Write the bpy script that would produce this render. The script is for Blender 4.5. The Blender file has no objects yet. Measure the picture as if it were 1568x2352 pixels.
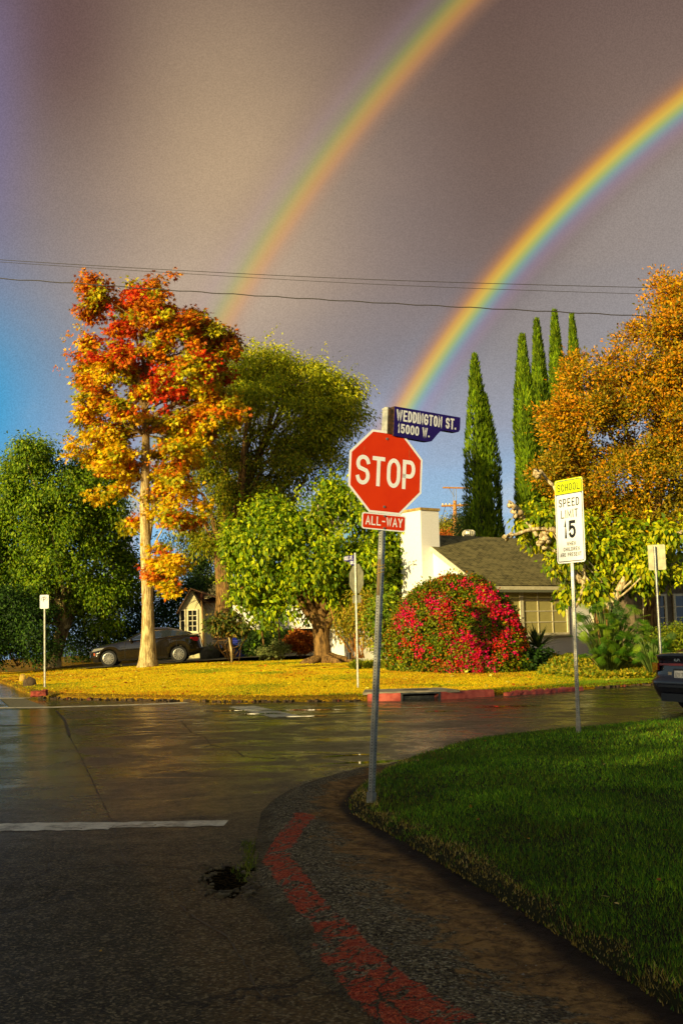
import bpy, bmesh, math, random
import numpy as np
from mathutils import Vector, Matrix, Euler
R = math.radians
rng = np.random.default_rng(7); random.seed(7)
SC = bpy.context.scene; COL = SC.collection

# ------------------------------------------------------------------ camera
FPX, HORI, EYE, ROLL = 2600.0, 1455.0, 1.6, R(1.3)      # focal length and horizon in units of a 1568x2352 picture
PIT = math.atan2((HORI - 1176) * math.cos(ROLL), FPX)
_c, _s, _cp, _sp = math.cos(ROLL), math.sin(ROLL), math.cos(PIT), math.sin(PIT)
cam = bpy.data.objects.new('camera', bpy.data.cameras.new('camera')); COL.objects.link(cam); SC.camera = cam
cam.matrix_world = Matrix(((_c, _s, 0, 0), (_s * _sp, -_c * _sp, -_cp, 0), (-_s * _cp, _c * _cp, -_sp, EYE), (0, 0, 0, 1)))
cam.data.sensor_fit = 'VERTICAL'; cam.data.sensor_height = 36; cam.data.lens = 36 * FPX / 2352
cam.data.clip_end = 3000
def ray(x, y):
    vx = _c * (x - 784) - _s * (y - 1176); vy = -_s * (x - 784) - _c * (y - 1176)
    return np.array([vx, FPX * _cp - vy * _sp, FPX * _sp + vy * _cp]) / FPX
def at(x, y, Y):
    d = ray(x, y); return d * (Y / d[1]) + np.array([0, 0, EYE])
def gnd(x, y, z=0.0):
    d = ray(x, y); return d * ((z - EYE) / d[2]) + np.array([0, 0, EYE])

# ------------------------------------------------------------------ world, sun, exposure
SC.view_settings.view_transform = 'Standard'; SC.view_settings.look = 'None'
SC.view_settings.exposure = 0.45; SC.view_settings.gamma = 1.0
SUN_AZ, SUN_EL = 38.0, 12.0                              # azimuth the light travels towards, sun height
ANTI = Vector((math.sin(R(SUN_AZ)) * math.cos(R(SUN_EL)), math.cos(R(SUN_AZ)) * math.cos(R(SUN_EL)), -math.sin(R(SUN_EL))))
sun = bpy.data.objects.new('sun', bpy.data.lights.new('sun', 'SUN')); COL.objects.link(sun)
sun.data.energy = 5.0; sun.data.angle = R(0.5); sun.data.color = (1.0, 0.80, 0.38)
sun.rotation_euler = ANTI.to_track_quat('-Z', 'Y').to_euler()

def lin(r, g, b):
    f = lambda c: (c / 255 / 12.92) if c / 255 <= 0.04045 else ((c / 255 + 0.055) / 1.055) ** 2.4
    return (f(r), f(g), f(b))
class NT:
    def __init__(s, tree): s.t = tree; s.n = tree.nodes; s.l = tree.links
    def node(s, typ, **kw):
        n = s.n.new(typ)
        for k, v in kw.items(): setattr(n, k, v)
        return n
    def put(s, sock, v):
        if isinstance(v, bpy.types.NodeSocket): s.l.new(v, sock)
        elif isinstance(v, (tuple, list)) and len(v) == 3 and sock.type == 'RGBA': sock.default_value = (*v, 1)
        else: sock.default_value = v
    def m(s, op, a, b=None, c=None, clamp=False):
        n = s.node('ShaderNodeMath', operation=op); n.use_clamp = clamp
        s.put(n.inputs[0], a)
        if b is not None: s.put(n.inputs[1], b)
        if c is not None: s.put(n.inputs[2], c)
        return n.outputs[0]
    def mix(s, f, a, b, mode='MIX'):
        n = s.node('ShaderNodeMixRGB', blend_type=mode)
        s.put(n.inputs[0], f); s.put(n.inputs[1], a); s.put(n.inputs[2], b); return n.outputs[0]
    def ramp(s, f, stops, interp='LINEAR'):
        n = s.node('ShaderNodeValToRGB'); cr = n.color_ramp; cr.interpolation = interp
        while len(cr.elements) < len(stops): cr.elements.new(0.5)
        for e, (p, c) in zip(cr.elements, stops):
            e.position = p; e.color = (*c, 1) if len(c) == 3 else c
        s.put(n.inputs[0], f); return n
    def rng(s, v, a, b, c=0.0, d=1.0, smooth=True):
        n = s.node('ShaderNodeMapRange'); n.interpolation_type = 'SMOOTHSTEP' if smooth else 'LINEAR'
        s.put(n.inputs[0], v)
        for i, x in enumerate((a, b, c, d)): n.inputs[i + 1].default_value = x
        return n.outputs[0]
    def noise(s, scale, vec=None, detail=4, rough=0.55, dist=0.0):
        n = s.node('ShaderNodeTexNoise'); n.inputs['Scale'].default_value = scale; n.inputs['Detail'].default_value = detail
        n.inputs['Roughness'].default_value = rough; n.inputs['Distortion'].default_value = dist
        if vec is not None: s.l.new(vec, n.inputs['Vector'])
        return n.outputs[0]
    def vmul(s, vec, k):
        n = s.node('ShaderNodeMapping'); n.inputs['Scale'].default_value = k; s.l.new(vec, n.inputs['Vector']); return n.outputs[0]
    def xyz(s, vec):
        n = s.node('ShaderNodeSeparateXYZ'); s.l.new(vec, n.inputs[0]); return n.outputs

def build_world():
    w = bpy.data.worlds.new('World'); SC.world = w; w.use_nodes = True
    k = NT(w.node_tree); k.n.clear()
    d = k.node('ShaderNodeTexCoord').outputs['Generated']
    nrm = k.node('ShaderNodeVectorMath', operation='NORMALIZE'); k.l.new(d, nrm.inputs[0]); d = nrm.outputs[0]
    x, y, z = k.xyz(d)
    el = k.m('MULTIPLY', k.m('ARCSINE', z), 57.2958); az = k.m('MULTIPLY', k.m('ARCTAN2', x, y), 57.2958)
    dt = k.node('ShaderNodeVectorMath', operation='DOT_PRODUCT'); k.l.new(d, dt.inputs[0]); dt.inputs[1].default_value = ANTI
    th = k.m('MULTIPLY', k.m('ARCCOSINE', dt.outputs['Value']), 57.2958)
    cl = k.noise(2.2, k.vmul(d, (1, 1, 2.2)), 5, 0.55)
    cl2 = k.noise(7, k.vmul(d, (1, 1, 2.0)), 5, 0.6, 0.4)
    elw = k.m('ADD', el, k.m('MULTIPLY', k.m('SUBTRACT', cl, 0.5), 10.0))
    base = k.ramp(k.m('DIVIDE', elw, 60.0), [
        (0.0, lin(150, 180, 205)), (0.08, lin(130, 182, 216)), (0.125, lin(132, 172, 208)), (0.17, lin(134, 148, 174)), (0.235, lin(124, 124, 134)),
        (0.31, lin(126, 115, 113)), (0.43, lin(116, 98, 89)), (0.52, lin(95, 77, 72)), (1.0, lin(66, 58, 58))]).outputs[0]
    def blob(a0, e0, sa, se):
        a = k.m('POWER', k.m('ABSOLUTE', k.m('DIVIDE', k.m('SUBTRACT', az, a0), sa)), 2.0)
        e = k.m('POWER', k.m('ABSOLUTE', k.m('DIVIDE', k.m('SUBTRACT', el, e0), se)), 2.0)
        return k.m('EXPONENT', k.m('MULTIPLY', k.m('ADD', a, e), -1.0))
    c = base
    c = k.mix(k.m('MULTIPLY', blob(-5.5, 22, 6.0, 9.5), 0.85), c, lin(168, 144, 114))
    c = k.mix(k.m('MULTIPLY', blob(-6.5, 17.0, 5, 3.5), 0.55), c, lin(172, 154, 136))
    c = k.mix(k.m('MULTIPLY', blob(9, 24, 4.5, 12), 0.55), c, lin(86, 66, 58))
    c = k.mix(k.m('MULTIPLY', blob(-14.0, 28.5, 3.5, 4.5), 0.6), c, lin(84, 60, 62))
    c = k.mix(k.m('MULTIPLY', blob(-18.0, 24, 2.2, 8), 0.55), c, lin(108, 104, 150))
    c = k.mix(k.m('MULTIPLY', blob(-19.6, 11.0, 5.0, 5.4), 1.0), c, lin(0, 142, 190))
    c = k.mix(k.m('MULTIPLY', k.rng(cl2, 0.45, 0.7), k.rng(el, 14, 5, 0.0, 0.6)), c, lin(200, 204, 212))
    c = k.mix(0.24, c, k.mix(k.rng(cl, 0.3, 0.7), lin(70, 68, 66), lin(205, 195, 185)), 'SOFT_LIGHT')
    # bright sky inside the primary bow, Alexander's dark band between the bows
    c = k.mix(k.m('MULTIPLY', k.rng(th, 41.2, 39.0), 0.30), c, lin(152, 146, 138))
    c = k.mix(k.m('MULTIPLY', k.m('MULTIPLY', k.rng(th, 41.9, 44.0), k.rng(th, 51, 45)), 0.22), c, lin(100, 84, 76))
    # film-like grain: a very fine mottling put into the sky colour
    gr = k.noise(900, d, 1, 0.8)
    c = k.mix(1.0, c, k.mix(k.rng(gr, .3, .7), (0.90, 0.90, 0.90), (1.10, 1.10, 1.10)), 'MULTIPLY')
    # primary and secondary rainbow, each a function of the angle from the antisolar point only
    def bow(t0, t1, stops, strength, fade):
        nonlocal c
        u = k.m('DIVIDE', k.m('SUBTRACT', th, t0), t1 - t0)
        rp = k.ramp(u, [((p - t0) / (t1 - t0), (*lin(*cc), a)) for p, cc, a in stops], 'LINEAR')
        c = k.mix(k.m('MULTIPLY', k.m('MULTIPLY', rp.outputs[1], strength), fade), c, rp.outputs[0])
    bow(39.9, 43.0, [(40.0, (140, 118, 130), 0), (40.4, (148, 120, 140), .3), (40.7, (138, 124, 156), .42), (40.92, (120, 146, 162), .58), (41.1, (118, 160, 146), .75),
                     (41.32, (158, 176, 92), .82), (41.58, (208, 176, 56), .88), (41.86, (206, 148, 44), .82), (42.12, (180, 118, 58), .52), (42.5, (142, 98, 72), .2), (42.9, (120, 90, 78), 0)],
        0.80, k.rng(el, 6, 16, 0.90, 1.0))
    bow(50.2, 54.4, [(50.3, (150, 112, 84), 0), (50.85, (176, 124, 86), .35), (51.15, (194, 134, 76), .7), (51.42, (190, 142, 64), .85), (51.68, (176, 152, 66), .85),
                     (51.98, (140, 148, 76), .72), (52.3, (134, 136, 112), .45), (52.8, (140, 120, 132), .4), (53.4, (130, 106, 112), .2), (54.3, (110, 92, 90), 0)],
        0.62, k.rng(el, 8, 22, 0.80, 1.0))
    sky = k.node('ShaderNodeTexSky', sky_type='NISHITA'); sky.sun_disc = False
    sky.sun_elevation = R(SUN_EL); sky.sun_rotation = R(SUN_AZ + 180); sky.air_density = 1.2; sky.dust_density = 2.0
    storm = k.mix(1.0, c, (10, 10, 10), 'MULTIPLY')
    f = k.rng(dt.outputs['Value'], -0.35, 0.35)
    col = k.mix(f, sky.outputs[0], storm)
    bg = k.node('ShaderNodeBackground'); k.l.new(col, bg.inputs[0]); bg.inputs[1].default_value = 0.1
    out = k.node('ShaderNodeOutputWorld'); k.l.new(bg.outputs[0], out.inputs[0])
build_world()

# ------------------------------------------------------------------ materials
MATS = {}
def material(name, build):
    if name in MATS: return MATS[name]
    m = bpy.data.materials.new(name); m.use_nodes = True; k = NT(m.node_tree); k.n.clear()
    out = k.node('ShaderNodeOutputMaterial'); k.out = out; k.co = k.node('ShaderNodeTexCoord').outputs['Object']
    build(k); MATS[name] = m; return m
def principled(k, col, rough=0.6, metal=0.0, bump=None, bstr=0.3, bdist=0.01, spec=0.5, coat=0.0):
    p = k.node('ShaderNodeBsdfPrincipled')
    k.put(p.inputs['Base Color'], col); k.put(p.inputs['Roughness'], rough); k.put(p.inputs['Metallic'], metal)
    k.put(p.inputs['Specular IOR Level'], spec); p.inputs['Coat Weight'].default_value = coat
    if bump is not None:
        b = k.node('ShaderNodeBump'); b.inputs['Strength'].default_value = bstr; b.inputs['Distance'].default_value = bdist
        k.l.new(bump, b.inputs['Height']); k.l.new(b.outputs[0], p.inputs['Normal'])
    k.l.new(p.outputs[0], k.out.inputs[0]); return p
def simple(name, c1, c2=None, rough=0.6, metal=0.0, scale=8.0, stretch=(1, 1, 1), bstr=0.2, bdist=0.01, spec=0.5, coat=0.0, lo=0.35, hi=0.65):
    c2 = c2 or c1
    def b(k):
        n = k.noise(scale, k.vmul(k.co, stretch), 6, 0.6)
        principled(k, k.mix(k.rng(n, lo, hi), c1, c2), rough, metal, n, bstr, bdist, spec, coat)
    return material(name, b)
def leafmat(name, trans=0.35, rough=0.45, spec=0.4):
    def b(k):
        a = k.node('ShaderNodeAttribute', attribute_name='Col').outputs['Color']
        p = k.node('ShaderNodeBsdfPrincipled'); k.l.new(a, p.inputs['Base Color']); p.inputs['Roughness'].default_value = rough
        p.inputs['Specular IOR Level'].default_value = spec
        t = k.node('ShaderNodeBsdfTranslucent'); k.l.new(a, t.inputs[0])
        mx = k.node('ShaderNodeMixShader'); mx.inputs[0].default_value = trans
        k.l.new(p.outputs[0], mx.inputs[1]); k.l.new(t.outputs[0], mx.inputs[2]); k.l.new(mx.outputs[0], k.out.inputs[0])
    return material(name, b)
LEAF = leafmat('leaf', 0.35, 0.55, 0.2); LEAF_MATT = leafmat('leaf_matt', 0.25, 0.7, 0.15); GRASS = leafmat('grass_blade', 0.3, 0.6, 0.2)

# ------------------------------------------------------------------ object helpers
def mesh_obj(name, verts, faces, mat=None, parent=None, smooth=False, mats=None, mi=None):
    me = bpy.data.meshes.new(name)
    me.from_pydata([tuple(map(float, v)) for v in verts], [], [tuple(f) for f in faces]); me.update()
    for m in (mats or ([mat] if mat else [])): me.materials.append(m)
    if mi is not None: me.polygons.foreach_set('material_index', mi)
    if smooth: me.polygons.foreach_set('use_smooth', [True] * len(me.polygons))
    o = bpy.data.objects.new(name, me); COL.objects.link(o)
    if parent: o.parent = parent
    return o
def tri_obj(name, V, F, mat, parent=None, col=None, smooth=False):
    """fast mesh from numpy arrays: V (n,3), F (m,3); col (n,3) per vertex"""
    me = bpy.data.meshes.new(name); n, m = len(V), len(F)
    me.vertices.add(n); me.vertices.foreach_set('co', np.asarray(V, np.float32).ravel())
    me.loops.add(m * 3); me.loops.foreach_set('vertex_index', np.asarray(F, np.int32).ravel())
    me.polygons.add(m); me.polygons.foreach_set('loop_start', np.arange(0, m * 3, 3, dtype=np.int32))
    if smooth: me.polygons.foreach_set('use_smooth', np.ones(m, bool))
    me.update(calc_edges=True)
    if col is not None:
        a = me.color_attributes.new('Col', 'FLOAT_COLOR', 'POINT')
        a.data.foreach_set('color', np.c_[col, np.ones(n)].astype(np.float32).ravel())
    me.materials.append(mat)
    o = bpy.data.objects.new(name, me); COL.objects.link(o)
    if parent: o.parent = parent
    return o
def tag(o, label=None, cat=None, group=None, kind=None):
    if label: o['label'] = label
    if cat: o['category'] = cat
    if group: o['group'] = group
    if kind: o['kind'] = kind
    return o
def empty(name, loc, label, cat, group=None, rot=None):
    o = bpy.data.objects.new(name, None); COL.objects.link(o); o.location = tuple(map(float, loc)); o.empty_display_size = 0.1
    if rot is not None: o.rotation_euler = rot
    return tag(o, label, cat, group)
def local(root, p):                       # world point -> root space (roots are placed before their parts)
    M = Matrix.LocRotScale(root.location, root.rotation_euler, None).inverted()
    return np.array(M @ Vector(tuple(map(float, p))))
class MB:
    """collects boxes, bars, tubes, prisms into one mesh"""
    def __init__(s): s.v = []; s.f = []
    def add(s, v, f):
        o = len(s.v); s.v += [tuple(map(float, p)) for p in v]; s.f += [tuple(i + o for i in q) for q in f]; return s
    def box(s, x0, x1, y0, y1, z0, z1):
        return s.add([(x, y, z) for z in (z0, z1) for x, y in ((x0, y0), (x1, y0), (x1, y1), (x0, y1))],
                     [(3, 2, 1, 0), (4, 5, 6, 7), (0, 1, 5, 4), (1, 2, 6, 5), (2, 3, 7, 6), (3, 0, 4, 7)])
    def obox(s, o, ex, ey, ez, x0, x1, y0, y1, z0, z1):     # box in a frame
        o, ex, ey, ez = (np.array(t, float) for t in (o, ex, ey, ez))
        P = [o + ex * x + ey * y + ez * z for z in (z0, z1) for x, y in ((x0, y0), (x1, y0), (x1, y1), (x0, y1))]
        return s.add(P, [(3, 2, 1, 0), (4, 5, 6, 7), (0, 1, 5, 4), (1, 2, 6, 5), (2, 3, 7, 6), (3, 0, 4, 7)])
    def prism(s, pts, y0, y1):                               # polygon in x,z extruded along y
        n = len(pts)
        return s.add([(x, y0, z) for x, z in pts] + [(x, y1, z) for x, z in pts],
                     [tuple(range(n)), tuple(range(2 * n - 1, n - 1, -1))] + [(i, i + n, (i + 1) % n + n, (i + 1) % n) for i in range(n)])
    def tube(s, pts, rad, n=8, cap=True, wob=0.0):
        pts = [np.array(p, float) for p in pts]; m = len(pts)
        rad = [rad] * m if np.isscalar(rad) else rad
        V = []; prev = None
        for i, p in enumerate(pts):
            t = pts[min(i + 1, m - 1)] - pts[max(i - 1, 0)]; t = t / (np.linalg.norm(t) + 1e-9)
            if prev is None: prev = np.array([1, 0, 0]) if abs(t[0]) < 0.9 else np.array([0, 1, 0])
            a = prev - t * prev.dot(t); a /= np.linalg.norm(a); b = np.cross(t, a); prev = a
            for j in range(n):
                an = 2 * math.pi * j / n; r = rad[i] * (1 + wob * (rng.random() - 0.5))
                V.append(p + (a * math.cos(an) + b * math.sin(an)) * r)
        Fc = [(i * n + j, i * n + (j + 1) % n, (i + 1) * n + (j + 1) % n, (i + 1) * n + j) for i in range(m - 1) for j in range(n)]
        if cap: Fc += [tuple(range(n - 1, -1, -1)), tuple(range((m - 1) * n, m * n))]
        return s.add(V, Fc)
    def cyl(s, c, r, y0, y1, n=16):                          # cylinder along y
        return s.add([(c[0] + r * math.cos(2 * math.pi * i / n), y, c[1] + r * math.sin(2 * math.pi * i / n)) for y in (y0, y1) for i in range(n)],
                     [(i, (i + 1) % n, n + (i + 1) % n, n + i) for i in range(n)] + [tuple(range(n - 1, -1, -1)), tuple(range(n, 2 * n))])
    def build(s, name, mat, parent=None, smooth=False): return mesh_obj(name, s.v, s.f, mat, parent, smooth)

# ---- lettering: stroke glyphs in a unit box
def arc(cx, cy, rx, ry, a0, a1, n=12):
    return [(cx + rx * math.cos(R(a0 + (a1 - a0) * i / n)), cy + ry * math.sin(R(a0 + (a1 - a0) * i / n))) for i in range(n + 1)]
_O = arc(.5, .66, .5, .34, 0, 180) + arc(.5, .34, .5, .34, 180, 360)
GL = {'A': [[(0, 0), (.5, 1), (1, 0)], [(.2, .32), (.8, .32)]], 'B': [[(0, .5), (.6, .5)] + arc(.6, .25, .4, .25, 90, -90) + [(0, 0), (0, 1)] + arc(.6, .75, .4, .25, 90, -90)],
 'C': [arc(.5, .66, .5, .34, 10, 180) + arc(.5, .34, .5, .34, 180, 350)], 'D': [[(0, 0), (0, 1), (.4, 1)] + arc(.4, .6, .6, .4, 90, 0)[1:] + arc(.4, .4, .6, .4, 0, -90) + [(0, 0)]],
 'E': [[(1, 1), (0, 1), (0, 0), (1, 0)], [(0, .5), (.8, .5)]], 'G': [arc(.5, .66, .5, .34, 15, 180) + arc(.5, .34, .5, .34, 180, 360) + [(1, .45), (.55, .45)]],
 'H': [[(0, 0), (0, 1)], [(1, 0), (1, 1)], [(0, .5), (1, .5)]], 'I': [[(.5, 0), (.5, 1)]], 'K': [[(0, 0), (0, 1)], [(1, 1), (0, .4)], [(.3, .6), (1, 0)]],
 'L': [[(0, 1), (0, 0), (1, 0)]], 'M': [[(0, 0), (0, 1), (.5, .2), (1, 1), (1, 0)]], 'N': [[(0, 0), (0, 1), (1, 0), (1, 1)]], 'O': [_O + [_O[0]]],
 'P': [[(0, 0), (0, 1), (.6, 1)] + arc(.6, .72, .4, .28, 90, -90)[1:] + [(0, .44)]], 'R': [[(0, 0), (0, 1), (.6, 1)] + arc(.6, .74, .4, .26, 90, -90)[1:] + [(0, .48)], [(.55, .46), (1, 0)]],
 'S': [arc(.5, .75, .5, .25, 15, 225, 14) + arc(.5, .27, .5, .27, 50, -165, 14)], 'T': [[(0, 1), (1, 1)], [(.5, 1), (.5, 0)]],
 'U': [[(0, 1)] + arc(.5, .3, .5, .3, 180, 360) + [(1, 1)]], 'V': [[(0, 1), (.5, 0), (1, 1)]], 'W': [[(0, 1), (.25, 0), (.5, .9), (.75, 0), (1, 1)]], 'Y': [[(0, 1), (.5, .45), (1, 1)], [(.5, .45), (.5, 0)]],
 'Z': [[(0, 1), (1, 1), (0, 0), (1, 0)]], '0': [_O + [_O[0]]], '1': [[(.25, .8), (.6, 1), (.6, 0)]], '3': [arc(.45, .76, .5, .24, 160, -80) + arc(.45, .26, .55, .26, 80, -160)],
 '5': [[(.95, 1), (.1, 1), (.05, .55)] + arc(.48, .33, .52, .33, 125, -150, 14)], '8': [arc(.5, .75, .42, .25, -90, 270, 18), arc(.5, .26, .5, .26, 90, 450, 18)], '-': [[(.1, .5), (.9, .5)]], '.': [[(.4, .04), (.6, .04)]]}
def strip(pts, t, closed=False):
    n = len(pts); L = []; Rr = []
    P = [np.array(p, float) for p in pts]
    for i in range(n):
        if closed: a, b = P[(i - 1) % (n - 1)], P[(i + 1) % (n - 1)] if i < n - 1 else P[1]
        else: a, b = P[max(i - 1, 0)], P[min(i + 1, n - 1)]
        d1 = P[i] - a; d2 = b - P[i]
        l1, l2 = np.linalg.norm(d1), np.linalg.norm(d2)
        d1 = d1 / l1 if l1 > 1e-9 else d2 / l2; d2 = d2 / l2 if l2 > 1e-9 else d1
        m = d1 + d2; m /= (np.linalg.norm(m) + 1e-9); nrm = np.array([-m[1], m[0]])
        c = max(0.45, nrm.dot([-d1[1], d1[0]]))
        L.append(P[i] + nrm * t / 2 / c); Rr.append(P[i] - nrm * t / 2 / c)
    return L + Rr, [(i, i + 1, n + i + 1, n + i) for i in range(n - 1)]
def text_mb(mb, s, xc, z0, h, w, t, gap, y, align='c', wd={}):
    """letters on the plane y (facing -y); h height, w glyph width, t stroke"""
    ws = [(w * wd.get(c, {'I': .25, '.': .35, ' ': .55, '1': .6, 'M': 1.2, 'W': 1.25, '-': .6}.get(c, 1.0))) for c in s]
    W = sum(ws) + gap * (len(s) - 1); x = xc - W / 2 if align == 'c' else xc
    k = 0
    for c, cw in zip(s, ws):
        for st in GL.get(c, []):
            pts = [(x + t / 2 + px * (cw - t), z0 + t / 2 + pz * (h - t)) for px, pz in st]
            cl = len(pts) > 3 and abs(pts[0][0] - pts[-1][0]) + abs(pts[0][1] - pts[-1][1]) < 1e-6
            ends = [np.array(pts[0]), np.array(pts[-1])]
            if not cl:       # square caps
                d = ends[0] - np.array(pts[1]); pts[0] = tuple(ends[0] + d / np.linalg.norm(d) * t / 2 * .98)
                d = ends[1] - np.array(pts[-2]); pts[-1] = tuple(ends[1] + d / np.linalg.norm(d) * t / 2 * .98)
            v, f = strip(pts, t, cl); k += 1
            mb.add([(p[0], y - 0.00025 * (k % 5), p[1]) for p in v], f)
        x += cw + gap
def rrect(x0, x1, z0, z1, r, n=6):
    return (arc(x1 - r, z1 - r, r, r, 0, 90, n) + arc(x0 + r, z1 - r, r, r, 90, 180, n) + arc(x0 + r, z0 + r, r, r, 180, 270, n) + arc(x1 - r, z0 + r, r, r, 270, 360, n))

# ------------------------------------------------------------------ polylines and terrain
def resample(P, n, smooth=2):
    P = np.array(P, float)
    for _ in range(smooth):
        Q = [P[0]]
        for a, b in zip(P[:-1], P[1:]): Q += [a * .75 + b * .25, a * .25 + b * .75]
        P = np.array(Q + [P[-1]])
    d = np.r_[0, np.cumsum(np.linalg.norm(np.diff(P, axis=0), axis=1))]; t = np.linspace(0, d[-1], n)
    return np.stack([np.interp(t, d, P[:, i]) for i in range(P.shape[1])], 1)
def pdist(X, Y, P):                       # distance from points to a polyline
    best = np.full(np.shape(X), 1e9)
    for a, b in zip(P[:-1], P[1:]):
        d = b - a; L = d.dot(d) + 1e-12
        t = np.clip(((X - a[0]) * d[0] + (Y - a[1]) * d[1]) / L, 0, 1)
        best = np.minimum(best, np.hypot(X - a[0] - t * d[0], Y - a[1] - t * d[1]))
    return best
def vnoise(x, y, s, seed=0):
    """cheap smooth value noise"""
    x = np.asarray(x) / s; y = np.asarray(y) / s; xi = np.floor(x).astype(int); yi = np.floor(y).astype(int)
    fx = x - xi; fy = y - yi; fx = fx * fx * (3 - 2 * fx); fy = fy * fy * (3 - 2 * fy)
    h = lambda a, b: ((np.sin(a * 127.1 + b * 311.7 + seed * 74.7) * 43758.5453) % 1.0)
    return (h(xi, yi) * (1 - fx) + h(xi + 1, yi) * fx) * (1 - fy) + (h(xi, yi + 1) * (1 - fx) + h(xi + 1, yi + 1) * fx) * fy
FARK = resample([(-24, 68), (-16.5, 52), (-12.1, 41.2), (-10.1, 35.7), (-8.9, 32.8), (-7.9, 31.2), (-6.26, 30.1), (-3.7, 28.34), (-0.97, 27.14), (.58, 27.07), (2, 27.4), (3.6, 28.26), (6.36, 30.06), (9.6, 32.6), (20, 40.3), (60, 69)], 320, 2)
NEARL = resample([(2.2, 1.5), (1.62, 3.5), (1.33, 4.77), (1.09, 5.96), (.76, 7.35), (.42, 8.7), (.06, 10.0), (-.02, 10.7), (.12, 11.8), (.55, 13.5), (1.15, 14.95), (1.95, 16.5), (3.55, 17.6), (5.53, 18.9), (9, 21.3), (30, 36)], 700, 2)
def unit(v): return v / (np.linalg.norm(v, axis=1)[:, None] + 1e-9)
def sm(t): t = np.clip(t, 0, 1); return t * t * (3 - 2 * t)
def zfar(x, y, d=None):
    x = np.asarray(x, float); y = np.asarray(y, float)
    if d is None: d = pdist(x, y, FARK)
    return .06 + .07 * sm(d / .25) + .27 * sm(d / 8) + .012 * np.clip(x + 10, 0, 10) * sm((y - 40) / 10) + .03 * (vnoise(x, y, 1.7, 3) - .5) * sm(d)
def znear(x, y, d=None):
    x = np.asarray(x, float); y = np.asarray(y, float)
    if d is None: d = pdist(x, y, NEARL)
    return .035 + .06 * sm(d / .08) + .05 * sm(d / 1.2) + .03 * (vnoise(x, y, .9, 5) - .5) * sm(d)
def onfar(px, py, it=6):
    z = .3
    for _ in range(it): p = gnd(px, py, z); z = float(zfar(p[0], p[1]))
    return p

def ground_strip(name, edge, dirv, ds, zf, mat, wig=0.0):
    dirv = np.array(dirv) / np.linalg.norm(dirv); n = len(edge)
    V = []; 
    for j, d in enumerate(ds):
        e = edge + dirv * d
        if j == 0 and wig: e = e - np.outer(vnoise(edge[:, 0], edge[:, 1], .11, 9) - .5, dirv) * wig
        V.append(e)
    XY = np.concatenate(V); Z = zf(XY[:, 0], XY[:, 1])
    Z[:n] -= .12
    F = [(j * n + i, j * n + i + 1, (j + 1) * n + i + 1, (j + 1) * n + i) for j in range(len(ds) - 1) for i in range(n - 1)]
    return tag(mesh_obj(name, np.c_[XY, Z], F, mat, smooth=True), kind='structure')

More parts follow.
